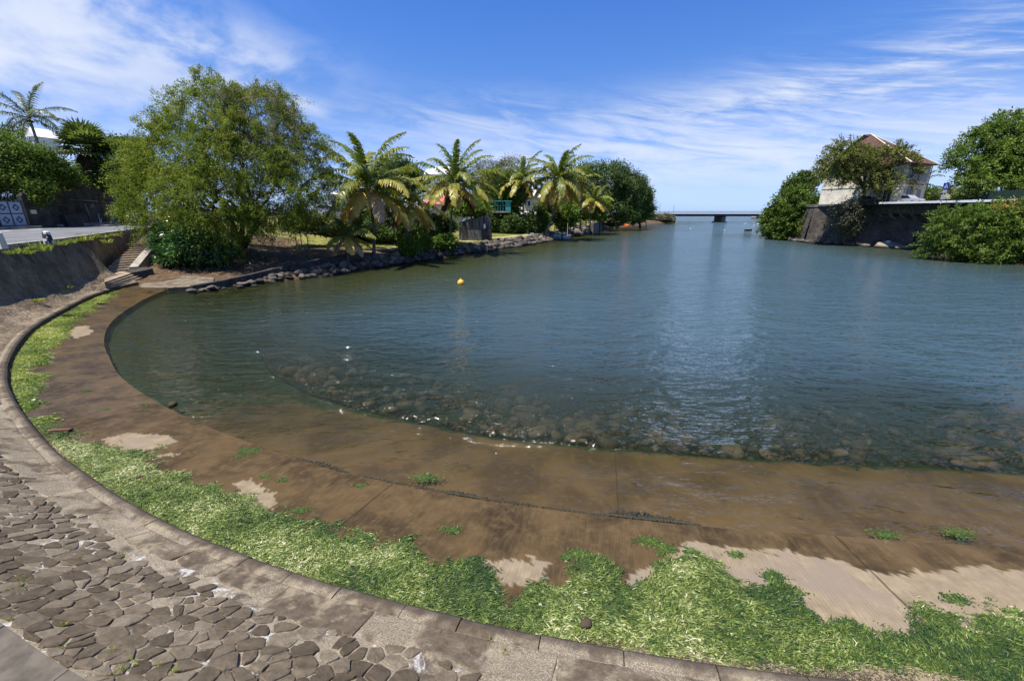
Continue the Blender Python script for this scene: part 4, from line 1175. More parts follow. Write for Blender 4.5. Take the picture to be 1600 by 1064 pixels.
# ================================================================== BOULDERS
ROCKS = []
for i in range(8):
    import bmesh
    bm = bmesh.new(); bmesh.ops.create_icosphere(bm, subdivisions=2, radius=1.0); sx = Vector((random.uniform(.85, 1.25), random.uniform(.75, 1.1), random.uniform(.55, .8)))
    for v in bm.verts:
        d = v.co.normalized(); f = 1 + .26 * mn.noise(d * 1.5 + Vector((i * 7.1, 0, 0))) + .14 * mn.noise(d * 3.3 + Vector((0, i * 5.3, 0)))
        # chipped facets
        for q in range(5):
            nd = Vector((math.sin(i * 3.3 + q * 2.1), math.cos(i * 1.7 + q * 3.9), math.sin(q * 1.3 + i) * .6)).normalized(); lim = .78 + .1 * math.sin(i + q)
            if d.dot(nd) * f > lim: f = lim / d.dot(nd)
        v.co = Vector((d.x * sx.x, d.y * sx.y, d.z * sx.z)) * f
    me = bpy.data.meshes.new('boulder'); bm.to_mesh(me); bm.free(); me.polygons.foreach_set('use_smooth', np.ones(len(me.polygons), bool))
    me.attributes.new('low', 'FLOAT', 'POINT').data.foreach_set('value', np.array([max(0, -v.co.z) * 1.2 for v in me.vertices], np.float32))
    ROCKS.append(me)
ROCKM = {}


def rock(name, loc, s, m, label, group, cat='boulder', sq=1.0):
    k = random.randrange(8)
    if (k, m) not in ROCKM:
        me = ROCKS[k].copy(); me.materials.clear(); me.materials.append(MATS[m]); ROCKM[(k, m)] = me
    o = bpy.data.objects.new(name, ROCKM[(k, m)]); COL.objects.link(o); o.location = tuple(loc)
    o.rotation_euler = (random.gauss(0, .25), random.gauss(0, .25), random.uniform(0, 6.28)); o.scale = (s * random.uniform(.85, 1.2), s * random.uniform(.85, 1.2), s * sq * random.uniform(.85, 1.15))
    return prop(o, label, cat, group)


# drowned boulders beyond the slab
n_b = 0
for i in range(1500):
    t = random.uniform(226, 291); d = .22 + 3.4 * random.random() ** 1.5; r = float(rL(t)) - d - .15
    x, y = CX + math.cos(R(t)) * r, CY + math.sin(R(t)) * r; s = random.choice([.10, .13, .16, .20, .24, .30]) * random.uniform(.8, 1.2)
    zc = y * math.cos(PITCH) + EYE * math.sin(PITCH); u_ = x / zc * F + 800
    if not -10 < u_ < 1640 or random.random() > 1.0: continue
    z = float(bed_z(np.array(t), np.array(r))) + s * .35
    rock('drowned_boulder', (x, y, min(z + .12 * random.random(), -.10 - s * .72)), s, 'wet_boulder', 'rounded brown boulder drowned in the shallows beyond the slab', 'drowned boulders in the shallows', sq=.9); n_b += 1
    if n_b > 292: break
g = np.random.default_rng(15); n_ = 1500; t = g.uniform(226, 292, n_); d = .06 + 3.2 * g.random(n_) ** 1.4; r = rL(t) - d; x = CX + np.cos(np.radians(t)) * r; y = CY + np.sin(np.radians(t)) * r; sz_ = g.uniform(.05, .13, n_)
V, Fq = pebbles(x, y, np.minimum(bed_z(t, r) + .10 * g.random(n_), -.10 - sz_ * .6), sz_, g)
prop(mk('drowned_cobbles', V, Fq, 'wet_boulder', None, True, {'low': np.zeros(len(V))}), 'dense bed of small dark stones under the shallows', 'stones', kind='stuff')
# the same stone lies here and there on the ledge
rock('loose_stone', P(270, 632, .03), .14, 'wet_boulder', 'single wet brown stone at the lip of the left ledge', None, 'stone')
rock('loose_stone', P(668, 742, -.05), .10, 'basalt', 'dark weedy stone beside the ledge lip near the joint', None, 'stone')
rock('loose_stone', P(915, 974, .3), .085, 'wet_boulder', 'brown stone lodged in seaweed against the kerb', None, 'stone', .7)
q = P(92, 674, .25); mbx = MB().hexa([q + np.array(a) for a in ((-.28, -.05, 0), (.28, -.02, .02), (.30, .07, .02), (-.26, .06, 0))], [q + np.array(a) for a in ((-.28, -.05, .04), (.28, -.02, .06), (.30, .07, .06), (-.26, .06, .04))])
prop(mbx.build('driftwood', 'plank_wood', origin=q), 'short dark plank of driftwood against the kerb', 'driftwood')

# rip-rap along the left shore
seg = SH[4:15]; L = np.concatenate([[0], np.cumsum(np.hypot(*np.diff(seg, axis=0).T))]); s_ = 0.0; nr_ = 0
while s_ < L[-1] - 1 and nr_ < 285:
    x, y = np.interp(s_, L, seg[:, 0]), np.interp(s_, L, seg[:, 1]); x2, y2 = np.interp(s_ + .3, L, seg[:, 0]), np.interp(s_ + .3, L, seg[:, 1]); d = unit(np.array([x2 - x, y2 - y])); nr = np.array([-d[1], d[0]])
    sz = np.interp(y, [33, 45, 70, 120], [.36, .46, .58, .85])
    for row in range(3):
        if row == 2 and random.random() < .35: continue
        q = np.array([x, y]) + nr * (-.15 + row * .75 * sz / .5 + random.gauss(0, .15)) + d * random.uniform(-.3, .3); s1 = sz * random.uniform(.6, 1.25)
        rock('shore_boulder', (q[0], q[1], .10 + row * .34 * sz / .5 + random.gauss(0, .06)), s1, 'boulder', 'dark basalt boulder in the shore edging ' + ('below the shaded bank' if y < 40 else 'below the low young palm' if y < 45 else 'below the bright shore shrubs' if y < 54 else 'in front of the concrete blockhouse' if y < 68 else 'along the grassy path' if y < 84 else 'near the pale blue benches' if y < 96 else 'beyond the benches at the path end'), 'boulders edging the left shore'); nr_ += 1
    s_ += sz * 1.75
for i, (u, v) in enumerate([(333, 448), (342, 450), (356, 446), (368, 447), (382, 443), (395, 444), (412, 441), (425, 440), (350, 451), (365, 443), (385, 440), (402, 437), (420, 436), (438, 437), (375, 449), (398, 447), (345, 445)]):
    rock('shore_boulder', P(u, v, .05), random.uniform(.15, .33), 'boulder', 'small dark rock at the waterline beside the worn ramp slab', 'rocks beside the ramp slab', sq=.7)
for i in range(34):
    k = random.random(); q0, q1 = path[0] + (path[-1] - path[0]) * k, None
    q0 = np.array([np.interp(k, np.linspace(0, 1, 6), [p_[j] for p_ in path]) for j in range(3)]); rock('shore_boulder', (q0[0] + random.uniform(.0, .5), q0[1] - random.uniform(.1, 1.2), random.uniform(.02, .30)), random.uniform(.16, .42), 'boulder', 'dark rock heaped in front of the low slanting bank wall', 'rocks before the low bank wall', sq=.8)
# rocks at the foot of the quay wall
for i in range(34):
    y = random.uniform(62.5, 86); x = np.interp(y, wr[:, 1], wr[:, 0]) - .9 - abs(random.gauss(0, .35)); rock('quay_boulder', (x, y, random.uniform(0, .3)), random.uniform(.35, .8), 'boulder', 'dark wet rock at the foot of the tall quay wall', 'rocks at the foot of the quay wall')
def slab_rock(label, u, v, Y, sx, sy, sz, rot):
    q = at(u, v, Y); me = ROCKS[3].copy(); me.materials.clear(); me.materials.append(MATS['pale_rock'])
    o = bpy.data.objects.new('slab_rock', me); COL.objects.link(o); o.location = (q[0], Y, .1); o.scale = (sx, sy, sz); o.rotation_euler = (.06, .12, rot); return prop(o, label, 'rock', 'pale rocks below the quay wall')
slab_rock('largest pale flat rock below the quay wall', 1392, 384, 65.8, 2.3, 1.6, 1.35, -.5)
slab_rock('small pale rock left of the big flat one', 1354, 384, 69.5, 1.1, .9, .75, .3)
slab_rock('low pale rock right of the big flat one', 1414, 390, 63.5, 1.5, 1.1, .75, -.4)
mbx = MB().tube([at(1388, 378, 65.8) + np.array([0, 0, a]) for a in (-.05, .08, .16)], [.30, .34, .2], 7)
prop(mbx.build('white_bag', 'white_paint', origin=at(1388, 379, 65.8)), 'white bag lying on the largest pale rock', 'bag')

# ================================================================== LEFT: WALL, GATE, ROADSIDE
gw = thing('roadside_wall', (-55.5, 54, 3.7), 'tall dark wall with graffiti on the far side of the road', 'wall')
wa, wb = np.array([-53.0, 49.4]), np.array([-66.0, 80.0]); wd = unit(wb - wa); wn = np.array([wd[1], -wd[0]]); wl = np.linalg.norm(wb - wa); wang = math.atan2(wd[1], wd[0])
FW = frame(wa, wang)     # x along the wall, -y towards the road
MB().hexa([FW(0, 0, 3.6), FW(wl, 0, 3.6), FW(wl, 1.0, 3.6), FW(0, 1.0, 3.6)], [FW(0, .45, 9.2), FW(wl, .45, 8.5), FW(wl, 1.0, 8.5), FW(0, 1.0, 9.2)]).build('wall_panel', 'dark_wall', gw)
MB().hexa([FW(7.5, -.05, 6.75), FW(wl, -.05, 6.45), FW(wl, .30, 6.45), FW(7.5, .30, 6.75)], [FW(7.5, .05, 6.9), FW(wl, .05, 6.6), FW(wl, .34, 6.6), FW(7.5, .34, 6.9)]).build('ledge', 'far_wall', gw)
MB().hexa([FW(4.2, -.55, 3.6), FW(10, -.5, 3.6), FW(10, .1, 3.6), FW(4.2, .1, 3.6)], [FW(4.2, -.35, 4.95), FW(10, -.3, 5.05), FW(10, .15, 5.05), FW(4.2, .15, 4.95)]).build('plinth', 'dark_wall', gw)
for x0 in (11.2, 17.5, 24.0): MB().hexa([FW(x0, -.12, 3.6), FW(x0 + .4, -.12, 3.6), FW(x0 + .4, .2, 3.6), FW(x0, .2, 3.6)], [FW(x0, .12, 6.4), FW(x0 + .4, .12, 6.4), FW(x0 + .4, .4, 6.4), FW(x0, .4, 6.4)]).build('pilaster', 'far_wall', gw)


def text(body, size, m, parent, pos, ang, tilt=0.0, shear=0.0):
    cu = bpy.data.curves.new('graffiti', 'FONT'); cu.body = body; cu.size = size; cu.extrude = .004; cu.offset = .025; cu.shear = shear; cu.materials.append(MATS[m])
    o = bpy.data.objects.new('graffiti', cu); COL.objects.link(o); o.parent = parent; o.location = tuple(np.array(pos) - WL[parent]); o.rotation_euler = (R(90) - tilt, 0, ang); return o


text('Sploc', 1.15, 'graffiti_black', gw, FW(8.2, .07, 5.3), wang, -.08, .1)
text('Fry', 1.5, 'graffiti_black', gw, FW(4.6, .07, 5.25), wang, -.08, .3)
text('zek', .9, 'graffiti_pale', gw, FW(12.6, .13, 5.9), wang, -.08, .2)
pts = [FW(8.5 + i * .35, .03 + .02, 4.95 + .22 * math.sin(i * .55)) for i in range(44)]
MB().tube(pts, .025, 4).build('graffiti', 'graffiti_pale', gw)

# gate wing walls and gate
gt = thing('gate_wall', (-51.5, 43.5, 3.7), 'dark wall with sloping piers either side of the blue gate', 'wall')
g0, g1 = np.array([-52.2, 45.0]), np.array([-52.25, 47.6]); gd = unit(g1 - g0); gang = math.atan2(gd[1], gd[0]); FG = frame(g0, gang, -.22)
MB().hexa([FG(-7, 0, 3.6), FG(-.2, 0, 3.6), FG(-.2, .6, 3.6), FG(-7, .6, 3.6)], [FG(-7, .1, 8.6), FG(-.2, .1, 7.6), FG(-.2, .6, 7.6), FG(-7, .6, 8.6)]).build('pier', 'dark_wall', gt)
MB().hexa([FG(2.55, 0, 3.6), FG(5.0, 0, 3.6), FG(5.0, .6, 3.6), FG(2.55, .6, 3.6)], [FG(2.55, .1, 7.2), FG(5.0, .1, 8.8), FG(5.0, .6, 8.8), FG(2.55, .6, 7.2)]).build('pier', 'dark_wall', gt)
MB().box(-.3, 2.9, -.75, 0, 3.85, 4.12, FG).build('doorstep', 'concrete', gt)
ga = thing('gate', FG(1.1, .2, 4.1), 'pale blue double metal gate with raised diamonds', 'gate')
mb = MB()
for x0 in (-.12, 1.12, 2.40): mb.box(x0 - .05, x0 + .05, .14, .26, 4.12, 6.75, FG)
for z0 in (4.15, 5.38, 6.62): mb.box(-.1, 2.4, .15, .25, z0 - .05, z0 + .05, FG)
mb.build('gate_frame', 'gate_frame', ga)
for ix in range(2):
    for iz in range(2):
        x0, z0 = -.06 + ix * 1.25, 4.21 + iz * 1.23
        pn = MB().box(x0, x0 + 1.12, .17, .23, z0, z0 + 1.11, FG).build('panel', 'gate_blue', ga)
        cx_, cz_ = x0 + .56, z0 + .55; di_ = [(cx_ - .33, cz_), (cx_, cz_ - .33), (cx_ + .33, cz_), (cx_, cz_ + .33)]; de_ = [(cx_ - .23, cz_), (cx_, cz_ - .23), (cx_ + .23, cz_), (cx_, cz_ + .23)]
        mb = MB()
        for a in range(4):
            b = (a + 1) % 4
            mb.add([FG(di_[a][0], .12, di_[a][1]), FG(di_[b][0], .12, di_[b][1]), FG(de_[b][0], .12, de_[b][1]), FG(de_[a][0], .12, de_[a][1]), FG(di_[a][0], .17, di_[a][1]), FG(di_[b][0], .17, di_[b][1]), FG(de_[b][0], .17, de_[b][1]), FG(de_[a][0], .17, de_[a][1])], [(0, 1, 2, 3), (0, 4, 5, 1), (2, 6, 7, 3)])
        mb.build('diamond', 'gate_frame', pn)
mb = MB()
for k in range(7): mb.tube([FG(.0 + k * .38, .2, 6.65), FG(.15 + k * .36, .2, 7.0 + .45 * math.sin(k * .5))], .025, 5)
mb.tube([FG(-.1, .2, 6.75), FG(.6, .2, 7.15), FG(1.3, .2, 7.45), FG(2.4, .2, 7.3)], .04, 5)
mb.build('gate_crest', 'dark_steel', ga)
prop(MB().box(2.95, 3.5, -.06, .06, 5.35, 5.75, FG).build('letter_box', 'cream_plaster', origin=FG(3.2, 0, 5.4)), 'small cream letter box on the pier right of the gate', 'letter box')

# bollards on the river side of the road
def bollard(u, v, label, mt, hh=.62):
    q = P(u, v, 3.70); b = thing('bollard', q, label, 'bollard', 'concrete bollards along the road'); mb = MB(); w0, w1 = .15, .11
    mb.hexa([q + np.array((a * w0, c * w0, 0)) for a, c in ((-1, -1), (1, -1), (1, 1), (-1, 1))], [q + np.array((a * w1, c * w1, hh)) for a, c in ((-1, -1), (1, -1), (1, 1), (-1, 1))])
    mb.build('body', mt, b)
    MB().hexa([q + np.array((a * w1, c * w1, hh + .003)) for a, c in ((-1, -1), (1, -1), (1, 1), (-1, 1))], [q + np.array((a * .05, c * .05, hh + .05)) for a, c in ((-1, -1), (1, -1), (1, 1), (-1, 1))]).build('cap', mt, b)


n = mat('peeling_paint'); p = n.pos(); v = n.noise(p, 3.2, 5, .6)
c = n.mix(n.ss(v, .48, .54), (.05, .045, .04), (.68, .67, .64)); n.done(n.principled(c, .8, .3, n.bump(v, .4, .02)))
bollard(77, 381, 'bollard with peeling white paint beside the road kerb', 'peeling_paint')
bollard(4, 389, 'cream concrete bollard at the left edge by the road', 'cream_plaster', .72)
# barrier rail across the road
br = thing('barrier', (-58, 64, 3.8), 'low grey metal barrier in front of the graffiti wall', 'barrier')
ba, bb = at(155, 341, 59), at(216, 341, 66)
for k in (0, .33, .66, 1.0):
    q = ba + (bb - ba) * k; MB().tube([(q[0], q[1], 3.8), (q[0], q[1], 4.95)], .05, 6).build('post', 'galvanised', br)
MB().tube([(ba[0], ba[1], 3.8), (ba[0] - .3, ba[1] + .9, 4.9)], .04, 6).build('brace', 'galvanised', br)
for zz_ in (4.55, 4.95): MB().tube([(ba[0], ba[1], zz_), (bb[0], bb[1], zz_)], .045, 6).build('rail', 'galvanised', br)


def car(label, loc, ang, body, group=None, name='parked_car', van=False):
    c = thing(name, loc, label, 'van' if van else 'car', group); f = frame(loc[:2], ang, loc[2])
    prf = [(-2.1, .30), (-2.12, .75), (-1.95, .92), (-1.35, .98), (-.95, 1.42), (.55, 1.46), (1.15, .98), (1.95, .85), (2.1, .65), (2.1, .30)] if not van else [(-2.4, .3), (-2.45, 1.2), (-2.35, 2.0), (.9, 2.05), (1.6, 1.25), (2.3, 1.05), (2.4, .3)]
    n_ = len(prf); V = [f(x, s * .82 * (.86 if z > 1.2 else 1), z) for s in (-1, 1) for x, z in prf]; Fq = [(i, i + 1, n_ + i + 1, n_ + i) for i in range(n_ - 1)] + [(0, n_, 2 * n_ - 1, n_ - 1), tuple(range(n_ - 1, -1, -1)), tuple(range(n_, 2 * n_))]
    mk('body', V, Fq, body, c)
    for s in (-1, 1):
        wq = [(-1.2, 1.0), (-.9, 1.38), (.5, 1.40), (1.0, 1.0)] if not van else [(.2, 1.35), (.2, 1.9), (.85, 1.9), (1.35, 1.35)]
        mk('side_window', [f(x, s * (.84 if z < 1.2 or van else .735), z) for x, z in wq], [(0, 1, 2, 3)], 'window_dark', c)
        for x in (-1.3, 1.3):
            wh = MB().tube([f(x, s * .70, .32), f(x, s * .86, .32)], .32, 12).build('wheel', 'car_dark', c); MB().tube([f(x, s * .865, .32), f(x, s * .875, .32)], .18, 10).build('hub', 'galvanised', wh)
    for x, nm in ((2.11, 'headlight'), (-2.14, 'tail_light')):
        for s in (-1, 1): mk(nm, [f(x, s * .75, .6), f(x, s * .45, .6), f(x, s * .45, .75), f(x, s * .75, .75)], [(0, 1, 2, 3)], 'white_paint' if x > 0 else 'red_plastic', c)
    return c


car('white car behind the barrier at the graffiti wall', np.array([at(206, 338, 69.5)[0], 69.5, 3.60]), 1.9, 'car_white')

# weeds on the wall top and on the slope
for i, (u, v, s_) in enumerate([(35, 393, .8), (63, 388, 1.2), (95, 383, .9), (122, 377, 1.2), (142, 373, 1.5), (163, 372, .9), (178, 369, .9), (205, 362, .7), (168, 380, .8), (45, 397, .6), (20, 397, .7), (110, 380, 1.0), (134, 376, 1.3), (70, 392, .9)]):
    tuft('wall_weed', 'yellow green weed sprouting from the top of the dark seawall', P(u, v, 3.42), 60, .40 * s_, .34 * s_, 'tuft', 'weeds on top of the seawall', ww=.035, seed=i)
for i, (u, v, s_) in enumerate([(90, 452, 1.4), (38, 452, .8), (28, 467, .8), (105, 446, 1.0), (120, 443, .7), (60, 470, .7)]):
    tuft('slope_weed', 'low green weed on the flared foot of the seawall', P(u, v, 1.0), 120, .18 * s_, .42 * s_, 'tuft', 'weeds on the seawall foot', ww=.05, seed=40 + i)
for i, (u, v, s_) in enumerate([(30, 920, 1.6), (35, 903, .8), (165, 812, .8), (192, 870, .7), (207, 1040, 1.3), (190, 1048, .9), (98, 1012, .7), (100, 977, .6), (270, 1052, .8), (18, 968, .5), (765, 1006, 1.2), (790, 1020, .9), (175, 1018, .7), (248, 1043, .5)]):
    d = np.array(ray(u, v)); t_ = 1.2
    for _ in range(900):
        q = np.array([0, 0, EYE]) + d * t_; tq, rq = topolar(q[0], q[1]); sq = (rq - float(rK(tq)) - .26) / (float(rT(tq)) - float(rK(tq)) - .26)
        zs = KZ + (float(zT(tq)) - KZ) * float(prof(np.array(tq), np.array(np.clip(sq, 0, 1))))
        if q[2] < zs + .005: break
        t_ += .01
    tuft('joint_weed', 'small dry green weed rooted in a joint of the cobbles', q, 16, .10 * s_, .035 * s_, 'tuft', 'weeds in the cobble joints', ww=.006, seed=80 + i)

# ================================================================== LEFT: TREES
# the large feathery tree
tb = on_land(372, 40.5)
root = thing('tamarind_tree', tb, 'large feathery olive green tree on the bank beside the steps', 'tree')
BL_ = [bp(300, 205, 50, 45, 41), bp(230, 320, 36, 36, 39), bp(330, 185, 62, 55, 41), bp(405, 195, 62, 50, 42), bp(460, 235, 52, 48, 42), bp(290, 240, 62, 52, 40), bp(375, 245, 75, 60, 38), bp(250, 295, 52, 42, 39), bp(330, 305, 70, 52, 36.5), bp(425, 300, 66, 45, 38), bp(475, 285, 42, 42, 40), bp(265, 335, 45, 34, 38), bp(345, 345, 55, 30, 36.5), bp(440, 335, 40, 26, 38), bp(340, 150, 38, 28, 42), bp(240, 250, 40, 36, 41), bp(420, 165, 34, 24, 43)]
Cc = crown('crown', root, BL_, 3700, 70, (.185, .057), .66, 'leaf_tamarind', shell=.38, droop=.75, spray=True, seed=1, up=.30)
crown('sparse_twigs', root, [bp(410, 190, 55, 42, 40.5), bp(440, 225, 40, 38, 40), bp(370, 180, 40, 30, 40.5)], 330, 50, (.20, .04), .6, 'leaf_twiggy', shell=.8, droop=.3, spray=True, seed=2)
mb = MB(); tb_ = tb - np.array([0, 0, .4])
for (u, v, Y, rr_) in ((343, 355, 39.5, .34), (360, 345, 41, .36), (378, 350, 40, .28), (402, 350, 40.5, .34)):
    e = at(u, v, Y); limb(mb, tb_ + rng.normal(0, .25, 3) * [1, 1, 0], e, rr_, rr_ * .72, 5, 8, .05)
    near = sorted(BL_, key=lambda b: np.hypot(b[0] - e[0], b[2] - e[2]))[:6]
    for b in near:
        m_ = limb(mb, e, b[:3], rr_ * .55, rr_ * .16, 6, 6, .09)
        for j in range(6):
            c_ = Cc[rng.integers(len(Cc))]
            if np.linalg.norm((c_ - b[:3]) / np.array(b[3:])) < 1.7: limb(mb, b[:3], c_, .06, .012, 4, 4, .12)
mb.build('trunk', 'trunk_bark', root, True)

# glossy shrub right of the steps
tree('glossy_shrub', 'glossy dark green shrub beside the cheek wall of the steps', on_land(318, 35.6), [bp(272, 372, 26, 26, 36.5), bp(303, 385, 38, 28, 35.6), bp(335, 388, 26, 24, 35.8), bp(268, 398, 20, 18, 35.5), bp(288, 360, 24, 18, 36.5)], .10, 'leaf_glossy', 560, 36, (.30, .105), .42, 'shrub', seed=3, limbs=3, shell=.5)
# background greenery above the wall
tree('wall_tree', 'yellow green leafy tree spilling over the wall above the blue gate', (-58, 50, 7), [bp(20, 250, 46, 30, 51), bp(70, 262, 38, 20, 53), bp(20, 275, 46, 18, 50), bp(-20, 250, 40, 45, 50), bp(100, 278, 22, 10, 55), bp(62, 296, 18, 12, 49.5), bp(60, 308, 11, 9, 49.0)], .25, 'leaf_mid', 900, 40, (.34, .14), .65, seed=4, bias=.08)
tree('dark_back_tree', 'dense dark green tree between the fan palm and the big feathery tree', (-55, 62, 4), [bp(185, 250, 28, 32, 62), bp(210, 268, 28, 25, 60), bp(180, 280, 26, 18, 60)], .3, 'leaf_dark', 520, 40, (.40, .17), .75, seed=5)
tree('pale_back_tree', 'pale loose leaved treetop peeping behind the dark tree', (-62, 78, 4), [bp(205, 230, 26, 12, 78), bp(185, 238, 16, 10, 78)], .25, 'leaf_olive', 120, 34, (.45, .16), .9, seed=6)
tree('hedge_bush', 'low bright hedge along the top of the graffiti wall', (-62, 66, 8), [bp(120, 275, 26, 10, 66), bp(160, 280, 32, 12, 67), bp(205, 285, 28, 10, 68)], .12, 'leaf_bright', 260, 34, (.36, .15), .6, 'hedge', seed=7)
tree('far_left_tree', 'dark green treetop at the far left edge behind the wall tree', (-72, 62, 4), [bp(5, 215, 26, 14, 64), bp(-25, 225, 30, 22, 62)], .25, 'leaf_dark', 150, 36, (.4, .16), .8, seed=8)
# tall royal palm and the fan palm
hd = at(46, 186, 58)
palm('royal_palm', 'tall feathery palm with green trunk at the far left skyline', (hd[0] + .6, 58, 4.0), hd, 13, 5.4, None, .20, seed=11, m='frond_grey', bark='green_trunk', ll=.9, nleaf=60, lo=-.35, old=.5, ww=.06)
fp = thing('fan_palm', at(140, 275, 60), 'fan palm with brown skirt of dead leaves above the wall', 'palm tree')
hd = at(135, 232, 60); g = np.random.default_rng(9)
MB().tube([(hd[0] + .2, 60, 4), (hd[0], 60, hd[2])], [.35, .28], 9).build('trunk', 'palm_bark', fp, True)


def fan(hd, az, el, pl, rad, m, nm, parent, tone, droop):
    d = np.array([math.cos(az) * math.cos(el), math.sin(az) * math.cos(el), math.sin(el)]); c = hd + d * pl; side = unit(np.array([-math.sin(az), math.cos(az), 0])); up = np.cross(d, side); up = up if up[2] > 0 else -up
    V = []; Fq = []; rn = []; n_ = 17
    for i in range(n_):
        a = (i / (n_ - 1) - .5) * 4.2; dd_ = unit(d * math.cos(a) + side * math.sin(a) + up * .18); w_ = np.cross(dd_, up); w_ = unit(w_) * rad * .075
        mid = c + dd_ * rad * .62; tip = mid + unit(dd_ + np.array([0, 0, -droop])) * rad * .45; k = len(V)
        V += [c - w_ * .2, c + w_ * .2, mid + w_, mid - w_, tip + w_ * .1, tip - w_ * .1]; Fq += [(k, k + 1, k + 2, k + 3), (k + 3, k + 2, k + 4, k + 5)]; rn += [min(1, max(0, tone + g.normal(0, .1)))] * 6
    k = len(V); V += [hd - side * .03, hd + side * .03, c + side * .03, c - side * .03]; Fq += [(k, k + 1, k + 2, k + 3)]; rn += [tone] * 4
    mk(nm, V, np.array(Fq), m, parent, False, {'rnd': rn})


for i in range(40):
    k = (i + .5) / 40; fan(hd, i * 2.4 + g.normal(0, .1), 1.35 - 1.75 * k, 1.5 + .4 * g.random(), 1.9, 'fan_leaf', 'fan_leaf', fp, np.clip(.25 + .5 * g.random(), 0, 1), .45)
for i in range(34):
    fan(hd - np.array([0, 0, .5 + 1.6 * (i / 34)]), i * 2.4, -.75 - .45 * g.random(), .8, 1.5, 'dead_frond', 'dead_leaf', fp, g.random(), .8)
# white gabled house top behind them
wh = thing('white_house', at(60, 225, 75), 'white gabled house top behind the tall feathery palm', 'house'); h0 = at(48, 226, 75); k = mpp(55, 210, 75); f = frame((h0[0], 75), -.3, h0[2])
MB().box(0, 1.9, 0, 3, -1.2, 1.1, f).build('wall', 'white_wall', wh)
mk('gable_roof', [f(-.2, -.2, 1.1), f(2.1, -.2, 1.1), f(2.1, 3.2, 1.1), f(-.2, 3.2, 1.1), f(.0, -.2, 2.6), f(.0, 3.2, 2.6)], [(0, 1, 4), (1, 2, 5, 4), (3, 5, 2), (0, 4, 5, 3)], 'roof_white', wh)
MB().box(1.2, 1.7, -.06, 0.0, -.6, .6, f).build('window', 'window_dark', wh)

# ---- coconut palms
def coco(label, bu, by, hu, hv, n, L, **kw):
    b = on_land(bu, by); h = at(hu, hv, by); return palm('coconut_palm', label, b, h, n, L, **kw)


coco('largest yellow fronded coconut palm right of the big feathery tree', 582, 45.5, 575, 297, 32, 6.9, seed=21, old=.76, ww=.12, nleaf=60, ll=1.15, lo=-.50, lean=(.25, 0), dead=1)
coco('low young coconut palm with drooping yellow fronds at the shore', 540, 42.0, 543, 372, 14, 3.1, seed=22, old=.98, tr=.16, ll=.75, nleaf=38, lo=-.7, ww=.11)
coco('coconut palm leaning behind the largest one', 636, 49.5, 640, 322, 18, 4.8, seed=23, old=.98, tr=.2, lo=-.7, ll=.95, ww=.11, lean=(-.2, 0), shift=.05)
coco('coconut palm with dark upright fronds beside the blockhouse', 703, 56.5, 712, 292, 28, 6.6, seed=24, old=.72, ww=.12, nleaf=58, ll=1.1, lo=-.48, lean=(-.2, 0), dead=2)
coco('slim coconut palm with thin crown in front of the mango tree', 818, 88, 817, 283, 20, 6.8, seed=25, old=.7, ll=1.2, tr=.2, lo=-.65, ww=.15)
coco('tall coconut palm with leaning curved trunk and broad crown', 851, 84, 872, 281, 32, 7.6, seed=26, old=.75, ww=.16, ll=1.5, nleaf=50, tr=.25, lo=-.75, lean=(.6, 0))
coco('short yellow coconut palm at the end of the path', 918, 103, 927, 316, 16, 5.6, seed=27, old=.6, ww=.16, ll=1.2, tr=.2, lo=-.5, shift=.1)
coco('coconut palm half hidden before the dark trees', 906, 106, 905, 284, 18, 6.0, seed=28, old=.5, ww=.15, ll=1.1, tr=.2, lo=-.6)

# ---- trees of the left bank
tree('round_tree', 'round dark green tree behind the two nearest tall palms', on_land(632, 76), [bp(622, 272, 26, 22, 76), bp(640, 285, 22, 20, 75), bp(612, 290, 24, 20, 74)], .3, 'leaf_dark', 380, 38, (.45, .20), .8, seed=31, bias=.08)
tree('mango_tree', 'mango tree with reddish new leaves above the teal balcony', on_land(790, 90), [bp(778, 290, 30, 22, 90), bp(800, 300, 26, 24, 91), bp(765, 310, 26, 20, 90), bp(790, 325, 22, 14, 89), bp(770, 338, 16, 12, 88)], .35, 'leaf_mango', 620, 40, (.55, .20), .95, seed=32)
tree('grey_tree', 'greyish half bare tree behind the mango tree', on_land(790, 118), [bp(770, 264, 30, 12, 118), bp(800, 262, 26, 14, 118), bp(745, 272, 18, 10, 118)], .3, 'leaf_grey', 240, 26, (.6, .14), 1.1, seed=33, limbs=8)
tree('dense_tree', 'huge dense dark green tree at the end of the path', on_land(935, 128), [bp(905, 290, 34, 30, 128), bp(945, 285, 40, 30, 130), bp(975, 300, 30, 34, 132), bp(920, 318, 40, 26, 126), bp(960, 328, 32, 22, 128), bp(890, 305, 26, 28, 124)], .7, 'leaf_dark', 1300, 40, (.62, .26), 1.25, seed=34, bias=.03)
tree('dense_tree', 'dark rounded tree at the river end of the left bank', on_land(1000, 150), [bp(993, 305, 22, 26, 150), bp(1003, 320, 16, 18, 150), bp(985, 335, 16, 14, 148)], .5, 'leaf_dark', 520, 42, (.65, .27), 1.2, seed=35, bias=.10)
tree('waterside_bush', 'green bush below the last dark tree beside the water', on_land(1010, 165), [bp(1010, 330, 12, 12, 165), bp(1000, 338, 8, 8, 165)], .2, 'leaf_mid', 150, 34, (.6, .25), .9, 'bush', seed=36)
tree('shade_tree', 'low leafy tree beside the short yellow palm', on_land(937, 108), [bp(938, 322, 13, 12, 108), bp(930, 334, 12, 8, 108)], .2, 'leaf_bright', 170, 36, (.5, .2), .8, seed=37)
